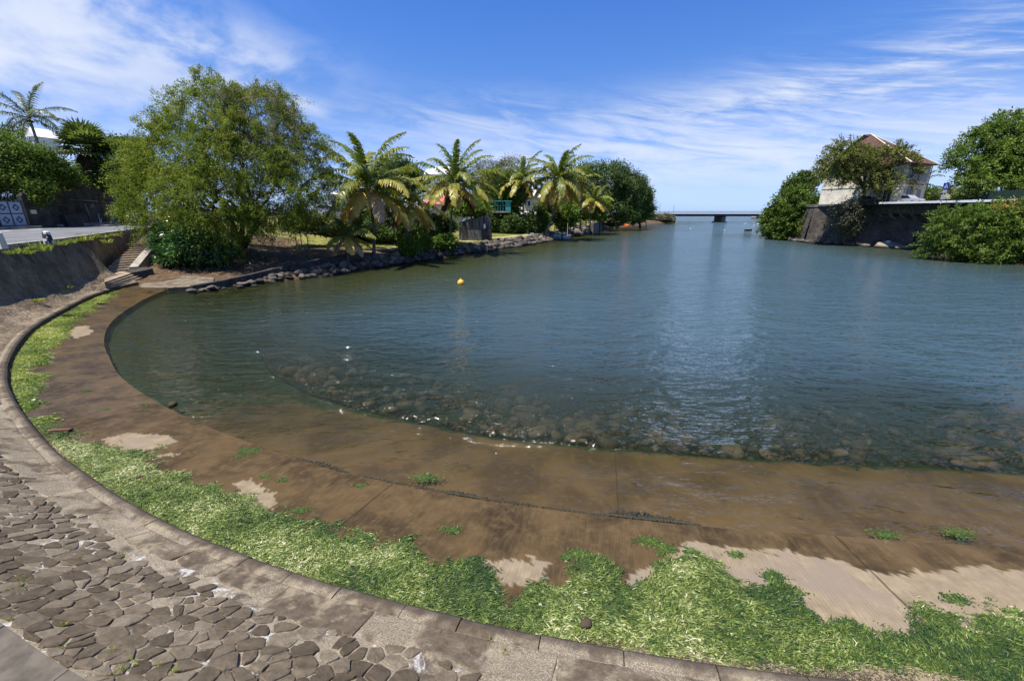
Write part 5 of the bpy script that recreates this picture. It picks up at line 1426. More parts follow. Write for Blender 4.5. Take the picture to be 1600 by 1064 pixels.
for i, (u, v, ru, rv, Y, lab, m) in enumerate([(640, 384, 12, 8, 48.5, 'bright leafy shrub above the shore boulders near the largest palm', 'leaf_bright'), (660, 378, 9, 7, 52, 'small bright shrub right of the leafy shore shrub', 'leaf_bright'), (696, 378, 11, 7, 54.5, 'rounded green shrub at the trunk of the blockhouse palm', 'leaf_mid'),
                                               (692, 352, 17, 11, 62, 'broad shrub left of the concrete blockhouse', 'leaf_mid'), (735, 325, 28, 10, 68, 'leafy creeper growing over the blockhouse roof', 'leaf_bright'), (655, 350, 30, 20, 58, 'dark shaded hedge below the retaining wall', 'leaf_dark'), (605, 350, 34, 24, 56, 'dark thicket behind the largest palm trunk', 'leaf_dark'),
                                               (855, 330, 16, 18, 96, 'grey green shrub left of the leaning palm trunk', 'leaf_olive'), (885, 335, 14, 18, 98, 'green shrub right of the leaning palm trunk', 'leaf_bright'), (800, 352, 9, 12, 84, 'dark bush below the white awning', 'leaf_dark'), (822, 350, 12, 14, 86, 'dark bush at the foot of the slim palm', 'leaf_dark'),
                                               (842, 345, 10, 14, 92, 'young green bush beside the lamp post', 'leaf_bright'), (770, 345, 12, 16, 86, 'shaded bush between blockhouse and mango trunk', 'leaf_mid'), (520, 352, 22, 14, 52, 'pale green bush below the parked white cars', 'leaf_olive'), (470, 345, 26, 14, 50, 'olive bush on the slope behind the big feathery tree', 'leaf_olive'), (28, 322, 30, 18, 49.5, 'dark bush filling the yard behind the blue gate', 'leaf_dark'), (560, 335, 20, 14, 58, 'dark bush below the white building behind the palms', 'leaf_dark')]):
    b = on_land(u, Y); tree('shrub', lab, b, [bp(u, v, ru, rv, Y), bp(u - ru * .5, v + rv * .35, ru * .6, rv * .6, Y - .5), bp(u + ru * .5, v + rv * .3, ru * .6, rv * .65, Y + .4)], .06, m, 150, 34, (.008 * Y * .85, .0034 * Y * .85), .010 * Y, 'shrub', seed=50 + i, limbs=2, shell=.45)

# undergrowth clumps on the shaded slope under the feathery tree
gcol = np.random.default_rng(77)
n_ = 5200; u = gcol.uniform(240, 560, n_); Yg = gcol.uniform(33.5, 47, n_); x = np.array([at(a, 390, b)[0] for a, b in zip(u, Yg)]); z, dl, ro_ = land_z(x, Yg); ok = (dl > 2.2) & (ro_ < -1) & (vnoise(x, Yg, .6, 4) > -.1)
x, Yg, z = x[ok], Yg[ok], z[ok]; k = len(x); a = gcol.random(k) * 6.28; d = unit(np.stack([np.cos(a) * .6, np.sin(a) * .6, np.ones(k) * gcol.uniform(.2, 1, k)], 1))
V, Fq = leaf_mesh(np.stack([x, Yg, z], 1), d, unit(gcol.normal(size=(k, 3))), gcol.uniform(.12, .40, k), gcol.uniform(.03, .10, k))
o = mk('undergrowth', V, Fq, 'leaf_twiggy', None, False, {'rnd': np.repeat(gcol.random(k), 4)}); prop(o, 'dry leaves and low growth on the shaded bank', 'undergrowth', kind='stuff')
n_ = 26000; y = 50 + 60 * gcol.random(n_) ** 1.6; sx_ = np.interp(y, SH[7:15, 1], SH[7:15, 0]); x = sx_ - 1.3 - gcol.random(n_) * 13; z, dl, ro_ = land_z(x, y)
pk = np.exp(-((dl - 4.2 - .6 * np.sin(y * .12)) / .9) ** 2); ok = (pk < gcol.random(n_) * .8) & (dl > 1.2); x, y, z = x[ok], y[ok], z[ok]; k = len(x)
d = unit(np.stack([gcol.normal(0, .4, k), gcol.normal(0, .4, k), np.ones(k)], 1)); V, Fq = leaf_mesh(np.stack([x, y, z], 1), d, unit(gcol.normal(size=(k, 3))), gcol.uniform(.06, .16, k), gcol.uniform(.02, .05, k))
o = mk('grass', V, Fq, 'tuft', None, False, {'rnd': np.repeat(np.clip(gcol.normal(.45, .2, k), 0, 1), 4)}); prop(o, 'short yellowish grass on the left bank', 'grass', kind='stuff')

# ================================================================== LEFT BANK: BUILT THINGS
bh = thing('blockhouse', on_land(742, 66), 'weathered dark concrete blockhouse beside the palm trunk', 'blockhouse'); b0 = on_land(721, 66); b1 = on_land(769, 67); z0 = b0[2] - .3
fb = frame(b0[:2], math.atan2(b1[1] - b0[1], b1[0] - b0[0]), z0); wd_ = np.linalg.norm((b1 - b0)[:2])
n = mat('blockhouse_concrete'); p = n.pos(); m_ = n.mapping(p, scale=(2.2, 2.2, .35)); v = n.noise(m_, 1.4, 6, .65)
c = n.mix(n.ss(v, .38, .62), (.035, .033, .030), (.16, .150, .130)); n.done(n.principled(c, .92, .2, n.bump(n.noise(p, 6, 6), .6, .04)))
MB().hexa([fb(0, 0, 0), fb(wd_, 0, 0), fb(wd_, 4, 0), fb(0, 4, 0)], [fb(.1, .1, 2.9), fb(wd_ - .05, .1, 4.35), fb(wd_ - .05, 4, 4.35), fb(.1, 4, 2.9)]).build('body', 'blockhouse_concrete', bh)
MB().box(.9, wd_ - .05, -.08, 0.02, 0, 2.0, fb).build('render_band', 'dark_block', bh)
for x0, x1 in ((1.0, 2.0), (2.05, 3.1)): MB().box(x0, x1, -.1, -.02, .1, 1.9, fb).build('metal_door', 'far_wall', bh)
MB().box(wd_ - 1.3, wd_ - 1.0, -.03, .12, 2.1, 2.75, fb).build('notice', 'white_paint', bh)


def wall_run(name, label, a, b, z0, z1, th, m, cat='wall', group=None):
    a, b = np.array(a[:2], float), np.array(b[:2], float); d = unit(b - a); nr = np.array([-d[1], d[0]]) * th
    o = MB().hexa([(*a, z0), (*b, z0), (*(b + nr), z0), (*(a + nr), z0)], [(*a, z1), (*b, z1), (*(b + nr), z1), (*(a + nr), z1)]).build(name, m, origin=((a + b) / 2).tolist() + [z0]); return prop(o, label, cat, group)


wall_run('garden_wall', 'grey garden wall below the pink roofed house', at(650, 332, 72), at(722, 334, 74), 2.2, at(690, 328, 73)[2], .4, 'concrete')
wall_run('quay_edge_wall', 'low grey concrete wall at the water below the huge dark tree', on_land(926, 112), P(944, 360, 0), 0, 2.6, 1.0, 'far_wall')
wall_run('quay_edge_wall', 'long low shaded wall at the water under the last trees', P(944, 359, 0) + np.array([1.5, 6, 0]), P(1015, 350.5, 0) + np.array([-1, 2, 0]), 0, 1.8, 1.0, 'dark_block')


def house(name, label, u0, u1, vb, vt, vr, Y, wallm, roofm, ang=.15, dep=7, nwin=3, group=None, hip=.25):
    a, b = at(u0, vb, Y), at(u1, vb, Y); w_ = np.hypot(*(b - a)[:2]); zb, ze, zr = a[2] - 3, at(u0, vt, Y)[2], at(u0, vr, Y)[2]
    h = thing(name, (a[0], a[1], a[2]), label, 'house', group); f = frame(a[:2], ang, 0)
    MB().box(0, w_, 0, dep, zb, ze, f).build('wall', wallm, h)
    mk('roof', [f(-.5, -.5, ze), f(w_ + .5, -.5, ze), f(w_ + .5, dep + .5, ze), f(-.5, dep + .5, ze), f(w_ * hip, dep / 2, zr), f(w_ * (1 - hip), dep / 2, zr), f(-.5, -.5, ze - .2), f(w_ + .5, -.5, ze - .2)], [(0, 1, 5, 4), (1, 2, 5), (2, 3, 4, 5), (3, 0, 4), (0, 6, 7, 1)], roofm, h)
    for i in range(nwin):
        x = w_ * (i + .5) / nwin; wn_ = MB().box(x - .45, x + .45, -.06, .05, ze - 2.4, ze - 1.0, f).build('window', 'white_paint', h); MB().box(x - .37, x + .37, -.075, -.05, ze - 2.32, ze - 1.08, f).build('pane', 'window_dark', wn_)
    return h


house('house', 'white house with white hipped roof behind the blockhouse palm', 663, 716, 312, 272, 257, 108, 'white_wall', 'roof_white', .1, 10)
house('house', 'house with pink red roof behind the blockhouse palm', 660, 735, 332, 319, 301, 86, 'white_wall', 'roof_pink', .05, 7, 5, hip=.30)
house('house', 'white building seen through the largest palm fronds', 515, 590, 330, 304, 294, 78, 'white_wall', 'roof_white', .05, 9, 5)
house('house', 'cream house gable behind the slim palm', 818, 852, 335, 308, 292, 125, 'cream_plaster', 'roof_white', .1, 9, 2)
house('house', 'small white house beside the tall leaning palm', 843, 862, 325, 316, 304, 135, 'white_wall', 'roof_white', .1, 8, 2)
tb_h = thing('balcony', at(778, 330, 84), 'teal balcony with latticed side under the mango tree', 'balcony'); a = at(757, 330, 84); b = at(798, 330, 84); w_ = b[0] - a[0]; z0, z1 = a[2], at(778, 315, 84)[2]; f = frame((a[0], 84), .05, 0)
MB().box(0, w_, 0, 3, z0 - .3, z0, f).build('floor', 'concrete', tb_h); MB().box(-.2, w_ + .2, -.2, 3.2, z1, z1 + .15, f).build('roof', 'teal_paint', tb_h); MB().box(w_ - 1.0, w_, -.02, .1, z0, z1, f).build('side_panel', 'teal_paint', tb_h)
MB().box(0, w_ - 1.0, 2.2, 2.4, z0, z1, f).build('back_wall', 'dark_block', tb_h)
for k in np.linspace(0, w_ - 1.0, 9): MB().box(k, k + .10, 0, .08, z0, z1, f).build('slat', 'teal_paint', tb_h)
MB().box(0, w_, 0, .08, z0 + .9, z0 + 1.02, f).build('rail', 'teal_paint', tb_h)
for k in (.3, w_ - .5): MB().box(k, k + .25, .2, .45, 0, z0 - .3, f).build('post', 'dark_block', tb_h)
aw = thing('awning', on_land(815, 94), 'white awning roof between the mango tree and slim palm', 'awning'); a, b = at(793, 343, 94), at(838, 336, 94)
mk('canopy', [a, b, b + np.array([0, 4, 1.0]), a + np.array([0, 4, 1.0]), a - [0, 0, .5], b - [0, 0, .5]], [(0, 1, 2, 3), (0, 4, 5, 1)], 'roof_white', aw)
for q in (a, (a + b) / 2, b): MB().tube([(q[0], q[1] + .1, 1.0), (q[0], q[1] + .1, q[2])], .06, 6).build('post', 'galvanised', aw)
for lab, u, v, Y, an, m in (('white parked car behind the olive bush left of the palms', 510, 330, 62, .2, 'car_white'), ('silver parked car between the big tree and the largest palm', 532, 334, 60, .25, 'car_silver'), ('white parked car half hidden by the feathery tree', 470, 336, 60, .2, 'car_white')):
    q = at(u, v, Y); car(lab, np.array([q[0], Y, q[2] - .6]), an, m)
# parking terrace under the cars
prop(MB().hexa([(-30, 57, 2.6), (-12, 57.5, 2.6), (-11, 66, 2.6), (-34, 66, 2.6)], [(-30, 57, 4.35), (-12, 57.5, 4.35), (-11, 66, 4.35), (-34, 66, 4.35)]).build('parking_terrace', 'far_wall'), 'raised parking terrace behind the palms', 'terrace', kind='structure')

# benches, lamp posts, post signs on the grass
for lab, u, v, Y in (('pale blue bench nearest the leaning palm trunk', 871, 362, 86), ('pale blue bench right of the other on the path', 886, 361, 89)):
    q = on_land(u, Y); bn = thing('bench', q, lab, 'bench', 'pale blue benches by the path'); f = frame(q[:2], .2, q[2])
    for y0 in (0, .16, .32): MB().box(-.75, .75, y0, y0 + .12, .44, .48, f).build('seat_slat', 'pale_blue_paint', bn)
    for z0 in (.58, .76, .94): MB().box(-.75, .75, .47, .51, z0, z0 + .12, f).build('back_slat', 'pale_blue_paint', bn)
    for x0 in (-.65, .6):
        MB().box(x0, x0 + .06, .02, .08, 0, .44, f).build('leg', 'pale_blue_paint', bn); MB().box(x0, x0 + .06, .44, .50, 0, 1.05, f).build('leg', 'pale_blue_paint', bn)


def post(name, label, q, h, m='dark_steel', head=None, cat='post', r=.05):
    t = thing(name, q, label, cat); MB().tube([q, (q[0], q[1], q[2] + h)], [r, r * .8], 7).build('pole', m, t)
    if head == 'lamp': MB().tube([(q[0], q[1], q[2] + h - .05), (q[0], q[1], q[2] + h + .1), (q[0], q[1], q[2] + h + .45), (q[0], q[1], q[2] + h + .5)], [.05, .16, .22, .03], 8).build('lantern', 'white_paint', t)
    if head == 'plate': MB().box(q[0] - .3, q[0] + .3, q[1] - .03, q[1] + .03, q[2] + h - .4, q[2] + h).build('plate', 'sign_grey', t)
    return t


post('lamp_post', 'thin dark lamp post before the young green bush', on_land(836, 85), 3.6, head='lamp', cat='lamp post')
post('white_post', 'thin white post behind the right pale blue bench', on_land(886, 94), 3.0, 'white_paint', None)
post('litter_post', 'short dark post on the grass near the path bend', on_land(831, 78), .8, head='plate')
post('thin_pole', 'thin pale teal pole standing on the shaded bank', on_land(463, 45), 2.2, 'pale_blue_paint', None, r=.04)
post('thin_pole', 'thin dark pole right of the pale teal one', on_land(481, 45.5), 2.6, 'dark_steel', None, r=.05)
mk('parasol_hut', *(lambda q: ([(q[0] - .9, q[1], q[2] + 2.2), (q[0] + .9, q[1], q[2] + 2.2), (q[0] + .8, q[1] + 2, q[2] + 3.0), (q[0] - .8, q[1] + 2, q[2] + 3.0), (q[0] - .9, q[1], q[2] + 1.9), (q[0] + .9, q[1], q[2] + 1.9)], [(0, 1, 2, 3), (0, 4, 5, 1)]))(on_land(978, 145)), 'orange_paint', origin=on_land(978, 145))
prop(bpy.data.objects['parasol_hut'], 'small orange stall awning in the shade of the dark trees', 'awning')

# ================================================================== BRIDGE AND SEA
by = 222.0; xl = at(1052, 338, by)[0]; xr = at(1260, 338, by)[0]; zt = at(1130, 332.6, by)[2]; zb_ = at(1130, 338.3, by)[2]
bg_ = thing('bridge', (at(1132, 347, by)[0], by, 0), 'low white road bridge crossing the river mouth', 'bridge')
MB().box(xl - 22, xr, by - .1, by + 11, zt - 1.35, zt - .65).build('deck', 'dark_block', bg_)
MB().box(xl - 22, xr, by - .25, by - .02, zt - .62, zt).build('parapet', 'white_paint', bg_)
for k in range(5): MB().box(xl, xr, by + .4 + k * 2.4, by + 1.1 + k * 2.4, zb_, zt - 1.25).build('beam', 'dark_block', bg_)
px_ = at(1132, 347, by)[0]
MB().box(px_ - .9, px_ + .9, by + 1, by + 10, -1, zb_).build('pier', 'far_wall', bg_); MB().box(px_ - 1.6, px_ + 1.6, by + .5, by + 10.5, -1, .35).build('pier_footing', 'dark_block', bg_)
MB().box(xl - 7, xl + 1.0, by - 1, by + 12, -1, zb_ + .3).build('abutment', 'far_wall', bg_)
for k in np.arange(0, xr - xl, 6.0): MB().tube([(xl + k, by - .1, zt), (xl + k, by - .1, zt + .8)], .05, 5).build('rail_post', 'galvanised', bg_)
MB().tube([(xl, by - .1, zt + .8), (xr, by - .1, zt + .8)], .05, 5).build('handrail', 'galvanised', bg_)
for i, u in enumerate((1010, 1030, 1052)):
    q = at(u, 333, by + 4); post('street_light', ['leftmost tiny street light on the bridge road', 'middle tiny street light on the bridge road', 'tiny street light at the bridge end'][i], (q[0], q[1], zt - .8), [9, 5, 4][i], 'galvanised', 'lamp', 'street light', .12)
prop(MB().box(xl - 90, xl - 5, by + 1, by + 14, 0, zt - .8).build('approach_road', 'far_wall'), kind='structure')
q = P(1037, 347, .3); tree('grey_bush', 'pale grey green bush beside the bridge abutment', (q[0], q[1] + 4, .6), [bp(1035, 341, 9, 6, q[1] + 4), bp(1046, 343, 6, 5, q[1] + 4), bp(1028, 342, 6, 5, q[1] + 5)], .2, 'leaf_grey', 160, 34, (.8, .34), 1.2, 'bush', seed=90, bias=.25)
prop(mk('sand_spit', [tuple(P(1005, 349, .1)), tuple(P(1048, 347, .1)), tuple(P(1050, 344, 1.2)), tuple(P(1010, 343.5, 1.6))], [(0, 1, 2, 3)], 'pale_rock'), 'small sandy spit by the bridge', 'sand', kind='structure')
g = np.random.default_rng(8); n_ = 420; a, b = P(1180, 341, 0), P(1240, 343.5, 0); k = g.random(n_); hgt_ = np.abs(g.normal(0, 1.0, n_)); V, Fq = pebbles(a[0] + (b[0] - a[0]) * k + g.normal(0, 2, n_), a[1] + (b[1] - a[1]) * k + g.normal(0, 3, n_), .2 + hgt_ * np.clip(k * 3, 0, 1) + k, .8 + .9 * g.random(n_), g)
prop(mk('breakwater', V, Fq, 'pale_rock', None), 'far rock breakwater seen under the bridge', 'breakwater', kind='stuff')


def boat(label, u, v, L, m, name='rowing_boat', group=None):
    q = P(u, v, 0); b = thing(name, q, label, 'boat', group); f = frame(q[:2], .3, 0); st = [(-.5, .30, .1), (-.2, .40, .0), (.2, .34, .02), (.5, .02, .12)]; V = []
    for x, hw, sheer in st: V += [f(x * L, -hw * L * .45, .42 + sheer), f(x * L, -hw * L * .25, -.1), f(x * L, hw * L * .25, -.1), f(x * L, hw * L * .45, .42 + sheer)]
    mk('hull', V, [(i * 4 + j, i * 4 + j + 1, i * 4 + j + 5, i * 4 + j + 4) for i in range(3) for j in range(3)] + [(3, 2, 1, 0)], m, b); MB().box(-.12 * L, .02 * L, -.15 * L, .15 * L, .3, .36, f).build('thwart', 'plank_wood', b)


boat('small dark moored boat near the bridge abutment', 1044, 350.5, 3.8, 'boat_hull')
boat('tiny brown boat on the water right of the bridge pier', 1169, 361, 2.6, 'plank_wood')


def buoy(label, q, r, m, group=None):
    o = thing('buoy', q, label, 'buoy', group); q = np.array(q, float)
    MB().tube([q + [0, 0, z] for z in (-r * .8, -r * .5, 0, r * .5, r * .85, r)], [r * .5, r * .86, r, r * .86, r * .5, r * .1], 12).build('float', m, o, True); MB().tube([q + [0, 0, r * .95], q + [0, 0, r * 1.35]], [r * .18, r * .16], 7).build('eyelet', m, o)


buoy('round yellow buoy floating off the left shore', P(720, 442, .12), .27, 'yellow_plastic')
for i, (u, v) in enumerate([(1079, 357.5), (1166, 348.7), (1163, 350.6), (1178, 352.6), (1132, 360.3)]): buoy('tiny pale buoy on the far water before the bridge', P(u, v, .1), .16, 'white_paint', 'far pale buoys')
fl = thing('float_line', P(1192, 350, .1), 'line of red and white floats beside the right bank bush', 'float line')
for i in range(7):
    q = P(1185 + i * 2.6, 350.2 + i * .12, .15); MB().tube([q + np.array([-.45, 0, 0]), q + np.array([.45, 0, 0])], .35, 8).build('float', 'red_plastic' if i % 2 else 'white_paint', fl)

# ================================================================== RIGHT BANK
A = np.array([54.3, 78.6]); ax = np.array([.41, -.912]); ang = math.atan2(ax[1], ax[0]); HL, HW, ZB, ZE, ZR = 11.8, 6.6, 6.25, 12.3, 17.3
fh = frame(A, ang); ho = thing('riverside_house', (A[0], A[1], ZB), 'cream two storey house with steep brown hipped roof above the quay', 'house')
MB().box(0, HL, 0, HW, ZB, ZB + 2.9, fh).build('lower_wall', 'pale_plaster', ho); MB().box(.03, HL - .03, .03, HW - .03, ZB + 2.9, ZE, fh).build('upper_wall', 'cream_plaster', ho)
MB().box(-.08, HL + .10, -.08, HW + .1, ZB + 2.8, ZB + 3.0, fh).build('string_course', 'pale_plaster', ho)
rf = mk('roof', [fh(-.5, -.5, ZE), fh(HL + .5, -.5, ZE), fh(HL + .5, HW + .5, ZE), fh(-.5, HW + .5, ZE), fh(4.0, 1.5, ZR), fh(4.7, 2.1, ZR), fh(-.5, -.5, ZE - .15), fh(HL + .5, -.5, ZE - .15), fh(HL + .5, HW + .5, ZE - .15), fh(-.5, HW + .5, ZE - .15)],
        [(0, 1, 5, 4), (1, 2, 5), (2, 3, 4, 5), (3, 0, 4), (0, 6, 7, 1), (1, 7, 8, 2), (2, 8, 9, 3), (9, 8, 7, 6)], 'roof_brown', ho)
for (e, t_) in (((HL + .5, -.5), (4.7, 2.1)), ((-.5, -.5), (4.0, 1.5)), ((HL + .5, HW + .5), (4.7, 2.1))):
    MB().tube([fh(e[0], e[1], ZE + .03), fh(t_[0], t_[1], ZR + .03)], .09, 6).build('ridge_tile', 'cream_plaster', rf)


def win(x, y, ww, z0, z1, shut=True, end=True):
    # end: on the wall facing the camera (x = HL); otherwise on the river wall (y = 0)
    fx = (lambda a, d, z: fh(HL + d, a, z)) if end else (lambda a, d, z: fh(a, -d, z))
    c0 = y if end else x

    def b(a0, a1, d0, d1, zz0, zz1): return MB().hexa([fx(a0, d0, zz0), fx(a0, d1, zz0), fx(a1, d1, zz0), fx(a1, d0, zz0)], [fx(a0, d0, zz1), fx(a0, d1, zz1), fx(a1, d1, zz1), fx(a1, d0, zz1)])
    wd_ = b(c0 - ww / 2 - .12, c0 + ww / 2 + .12, -.02, .06, z0 - .12, z1 + .14).build('window', 'white_paint', ho)
    b(c0 - ww / 2, c0 + ww / 2, .06, .075, z0, z1).build('pane', 'window_dark', wd_); b(c0 - .03, c0 + .03, .075, .10, z0, z1).build('mullion', 'white_paint', wd_)
    if shut:
        for s_ in (-1, 1): b(c0 + s_ * (ww / 2 + .40) - .28, c0 + s_ * (ww / 2 + .40) + .28, .05, .11, z0 - .05, z1 + .05).build('shutter', 'shutter_grey', wd_)


win(0, 1.7, 1.0, ZB + 3.5, ZB + 5.6); win(0, 4.6, 1.0, ZB + 3.5, ZB + 5.6); win(0, 1.7, 1.1, ZB + .5, ZB + 2.4); win(0, 4.7, 1.1, ZB + .2, ZB + 2.4, False)
win(9.6, 0, 1.0, ZB + 3.5, ZB + 5.4, True, False); win(10.0, 0, 1.0, ZB + .4, ZB + 2.3, False, False)
MB().tube([fh(HL + .12, HW - .15, ZB), fh(HL + .12, HW - .15, ZE - .15)], .06, 6).build('downpipe', 'dark_steel', ho)

# cantilevered deck
DA, DB = np.array([57.0, 70.3]), np.array([57.6, 40.0]); dk = thing('cantilever_deck', (58.5, 58, 5.0), 'cantilevered roadside deck with white rail above the quay wall', 'deck')
dd_ = unit(DB - DA); FD = frame(DA, math.atan2(dd_[1], dd_[0])); LD = np.linalg.norm(DB - DA)   # x along the deck towards the camera, +y inland
DZ = 5.35
MB().box(0, LD, 0.1, 5.5, DZ - .30, DZ, FD).build('slab', 'far_wall', dk)
for k in range(17):
    x0 = k * LD / 17; MB().box(x0 + .02, x0 + LD / 17 - .02, -.06, .08, DZ - .25, DZ + 1.10, FD).build('fascia_panel', 'fascia', dk); MB().box(x0 - .05, x0 + .05, -.12, -.055, DZ + .9, DZ + 1.12, FD).build('rail_bracket', 'dark_steel', dk)
    if k % 2 == 0 or k < 8: MB().hexa([FD(x0 - .12, .15, DZ - .55), FD(x0 + .12, .15, DZ - .55), FD(x0 + .12, 3.6, 2.6), FD(x0 - .12, 3.6, 2.6)], [FD(x0 - .12, .15, DZ - .3), FD(x0 + .12, .15, DZ - .3), FD(x0 + .12, 3.6, 3.0), FD(x0 - .12, 3.6, 3.0)]).build('strut', 'far_wall', dk)
MB().box(1.5, LD, -.18, .22, DZ + 1.12, DZ + 1.38, FD).build('rail', 'white_paint', dk)
MB().box(-2.0, 1.5, -.05, .15, DZ + 1.0, DZ + 1.2, FD).build('end_rail', 'dark_steel', dk)
car('silver car parked on the deck in front of the house door', np.array([60.2, 68.0, 6.28]), -1.25, 'car_silver'); car('dark car parked at the deck end under the wall tree', np.array([57.6, 71.8, 6.28]), -1.1, 'car_dark')

tree('wall_grown_tree', 'windswept olive tree growing from the quay wall before the house', at(1345, 326, 70.5), [bp(1318, 238, 20, 14, 71), bp(1308, 254, 20, 18, 71), bp(1342, 250, 24, 16, 70.5), bp(1385, 246, 24, 14, 70), bp(1408, 252, 14, 18, 70), bp(1296, 272, 16, 10, 71), bp(1350, 274, 22, 12, 70), bp(1392, 280, 12, 9, 69.5), bp(1416, 268, 10, 14, 69.5), bp(1372, 288, 15, 9, 69.5)], .36, 'leaf_olive', 560, 40, (.42, .12), .85, seed=60, spray=True, droop=.5, limbs=9, shell=.6, fork=.45, bias=.08)
tree('wall_scrub', 'brownish scrub hanging down the quay wall below the windswept tree', at(1330, 345, 70.8), [bp(1325, 335, 24, 22, 70.8), bp(1322, 362, 16, 14, 71.5)], .08, 'leaf_grey', 170, 36, (.36, .11), .7, 'scrub', seed=61)
tree('bank_tree', 'dark leafy treetop left of the house wall', (56, 92, 5), [bp(1252, 288, 18, 14, 90), bp(1240, 298, 12, 10, 89)], .25, 'leaf_dark', 260, 38, (.55, .26), .9, seed=62, bias=.12)
tree('river_bush', 'broad green bush overhanging the water left of the quay wall', (54.5, 86, 1), [bp(1245, 322, 28, 22, 86), bp(1225, 340, 24, 20, 87), bp(1250, 345, 24, 24, 84), bp(1212, 355, 16, 16, 89), bp(1238, 362, 22, 12, 85)], .25, 'leaf_mid', 700, 42, (.48, .20), .95, 'bush', seed=63, bias=.06, spray=True, droop=.3, shell=.5)
tree('river_bush', 'large green bush overhanging the water at the right edge', (54, 47, 1), [bp(1510, 362, 46, 36, 49), bp(1560, 350, 50, 30, 49), bp(1600, 365, 50, 40, 47), bp(1480, 385, 30, 22, 50), bp(1540, 390, 44, 22, 47.5), bp(1640, 350, 50, 50, 46)], .25, 'leaf_mid', 1250, 42, (.27, .115), .62, 'bush', seed=64, bias=.10, spray=True, droop=.3, shell=.5)
tree('ochre_creeper', 'reddish brown creeper on the deck face at the right edge', (57, 46, 5), [bp(1585, 325, 30, 8, 48)], .06, 'leaf_mango', 110, 36, (.24, .10), .4, 'creeper', seed=65, bias=.25)
tree('roadside_tree', 'large spreading green tree at the right edge above the deck', (70, 62, 6.2), [bp(1550, 226, 36, 25, 60), bp(1592, 208, 40, 30, 60), bp(1530, 250, 36, 22, 59), bp(1580, 250, 46, 26, 58), bp(1630, 225, 50, 50, 60), bp(1570, 280, 52, 14, 57), bp(1620, 275, 40, 18, 57)], .45, 'leaf_mid', 1300, 42, (.37, .135), .8, seed=66, spray=True, droop=.25, bias=.15, limbs=7)
tree('far_tree', 'small bright tree behind the right corner of the house', (72, 84, 6.2), [bp(1442, 303, 13, 8, 84), bp(1450, 306, 8, 6, 84)], .15, 'leaf_bright', 130, 34, (.5, .2), .7, seed=67)
tree('far_tree', 'far rounded treetops behind the blue sign', (88, 100, 6.2), [bp(1475, 305, 16, 7, 100), bp(1490, 308, 10, 5, 100)], .15, 'leaf_olive', 120, 34, (.6, .24), .9, seed=68)
tree('far_tree', 'far dark reddish trees right of the blue sign', (85, 85, 6.2), [bp(1515, 303, 16, 6, 85), bp(1530, 300, 12, 8, 85)], .15, 'leaf_dark', 120, 34, (.5, .2), .8, seed=69, bias=.2)
h_ = at(1437, 288, 92); palm('far_palm', 'grey palm crown behind the right corner of the house', (h_[0], 92, 6.2), h_, 9, 4.0, None, .2, seed=70, m='frond_grey', nleaf=30, ll=.9, ww=.12)
h_ = at(1481, 301, 96); palm('far_palm', 'small far palm crown behind the sign post', (h_[0], 96, 6.2), h_, 8, 2.8, None, .2, seed=71, m='frond_grey', nleaf=26, ll=.8, ww=.12)
# green fence under the roadside tree
gf = thing('mesh_fence', (62, 52, 6.3), 'dark green mesh fence beneath the roadside tree', 'fence'); a, b = at(1535, 309, 56), at(1640, 307, 50)
for k in np.linspace(0, 1, 9):
    q = a + (b - a) * k; MB().tube([(q[0], q[1], 6.28), (q[0], q[1], 7.9)], .04, 6).build('post', 'dark_steel', gf)
simple('green_mesh', (.012, .032, .020), .7, .3, 6)
mk('mesh_panel', [(a[0], a[1], 6.4), (b[0], b[1], 6.4), (b[0], b[1], 7.8), (a[0], a[1], 7.8), (a[0], a[1] + .03, 6.4), (b[0], b[1] + .03, 6.4), (b[0], b[1] + .03, 7.8), (a[0], a[1] + .03, 7.8)], [(0, 1, 2, 3), (7, 6, 5, 4), (3, 2, 6, 7)], 'green_mesh', gf)
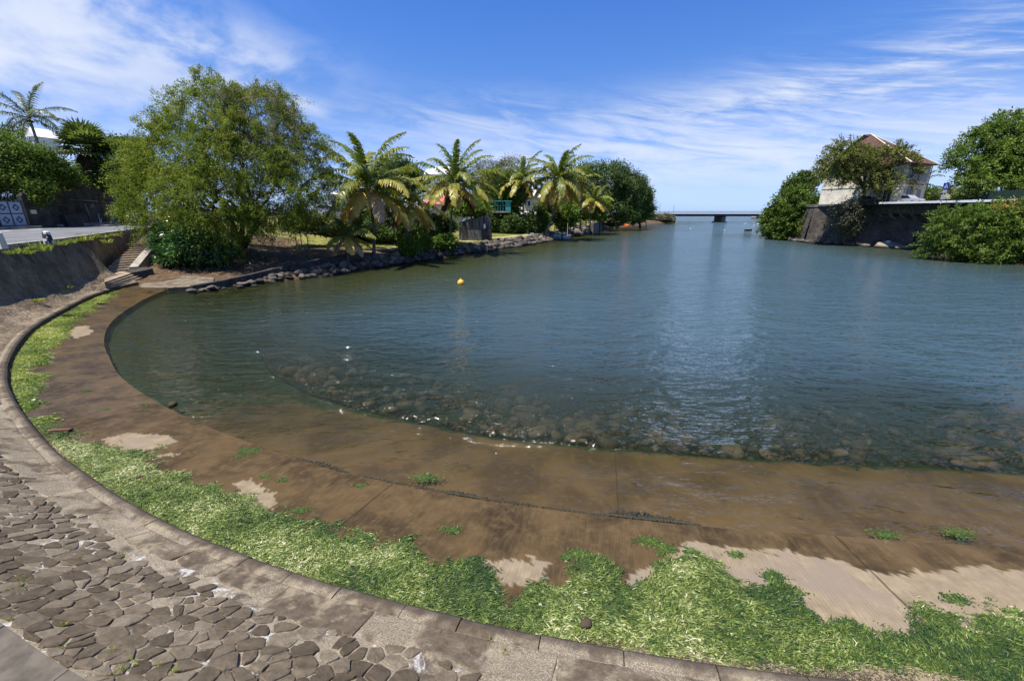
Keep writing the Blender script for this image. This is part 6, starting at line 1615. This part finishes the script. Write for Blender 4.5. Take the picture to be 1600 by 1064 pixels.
# blue sign
q = at(1472, 310, 58); sg = thing('road_sign', (q[0], 58, 6.28), 'blue square road sign on a pale post above the deck', 'sign'); zs0, zs1 = at(1477, 293.5, 58)[2], at(1477, 288, 58)[2]; cz_ = (zs0 + zs1) / 2; hh_ = .36
MB().tube([(q[0], 58, 6.28), (q[0], 58, cz_)], .06, 7).build('post', 'sign_grey', sg)
pl = MB().box(q[0] - hh_, q[0] + hh_, 57.9, 57.94, cz_ - hh_, cz_ + hh_).build('plate', 'sign_blue', sg)
mk('triangle', [(q[0] - .26, 57.895, cz_ - .24), (q[0] + .26, 57.895, cz_ - .24), (q[0], 57.895, cz_ + .26)], [(0, 1, 2)], 'white_paint', pl)
mk('walker', [(q[0] - .09, 57.89, cz_ - .2), (q[0] - .03, 57.89, cz_ - .2), (q[0], 57.89, cz_ - .08), (q[0] + .05, 57.89, cz_ - .2), (q[0] + .1, 57.89, cz_ - .2), (q[0] + .04, 57.89, cz_ + .08), (q[0] - .04, 57.89, cz_ + .08)], [(0, 1, 2, 6), (2, 3, 4, 5), (6, 2, 5)], 'sign_blue', pl)
mk('back_plate', [(q[0] - .42, 57.93, cz_ - .85), (q[0] + .30, 57.93, cz_ - .85), (q[0] + .30, 57.93, cz_ - .45), (q[0] - .1, 57.93, cz_ - .40)], [(0, 1, 2, 3)], 'sign_grey', sg)
mk('info_plate', [(q[0] - .3, 57.92, cz_ - 1.65), (q[0] + .38, 57.92, cz_ - 1.65), (q[0] + .38, 57.92, cz_ - 1.1), (q[0] - .3, 57.92, cz_ - 1.1)], [(0, 1, 2, 3)], 'sign_grey', sg)
# twin armed street lamp and overhead wires
q = at(1512, 309, 60); lp = thing('street_lamp', (q[0], 60, 6.28), 'twin armed street lamp left of the roadside tree', 'street lamp'); tp = at(1517, 287, 60)
MB().tube([(q[0], 60, 6.28), (tp[0] + .0, 60, tp[2])], [.09, .06], 7).build('pole', 'dark_steel', lp)
for s_ in (-1, 1):
    e = at(1517 + s_ * 5, 279, 60); MB().tube([tp, e], [.05, .04], 6).build('arm', 'dark_steel', lp); MB().hexa([e + np.array(a) for a in ((-.45, -.15, 0), (.45, -.15, 0), (.45, .15, 0), (-.45, .15, 0))], [e + np.array(a) for a in ((-.3, -.1, .18), (.3, -.1, .18), (.3, .1, .18), (-.3, .1, .18))]).build('lamp_head', 'sign_grey', lp)
for i, (a, b) in enumerate((((1446, 294), (1516, 281)), ((1450, 302), (1516, 284)), ((1455, 305), (1517, 286)))):
    a_, b_ = at(*a, 74), at(*b, 60); pts = [a_ + (b_ - a_) * k - np.array([0, 0, .5 * math.sin(math.pi * k)]) for k in np.linspace(0, 1, 9)]
    prop(MB().tube(pts, .022, 4).build('overhead_wire', 'dark_steel', origin=a_), ['uppermost overhead wire running left from the street lamp', 'middle overhead wire running left from the street lamp', 'lowest overhead wire running left from the street lamp'][i], 'wire', 'overhead wires')
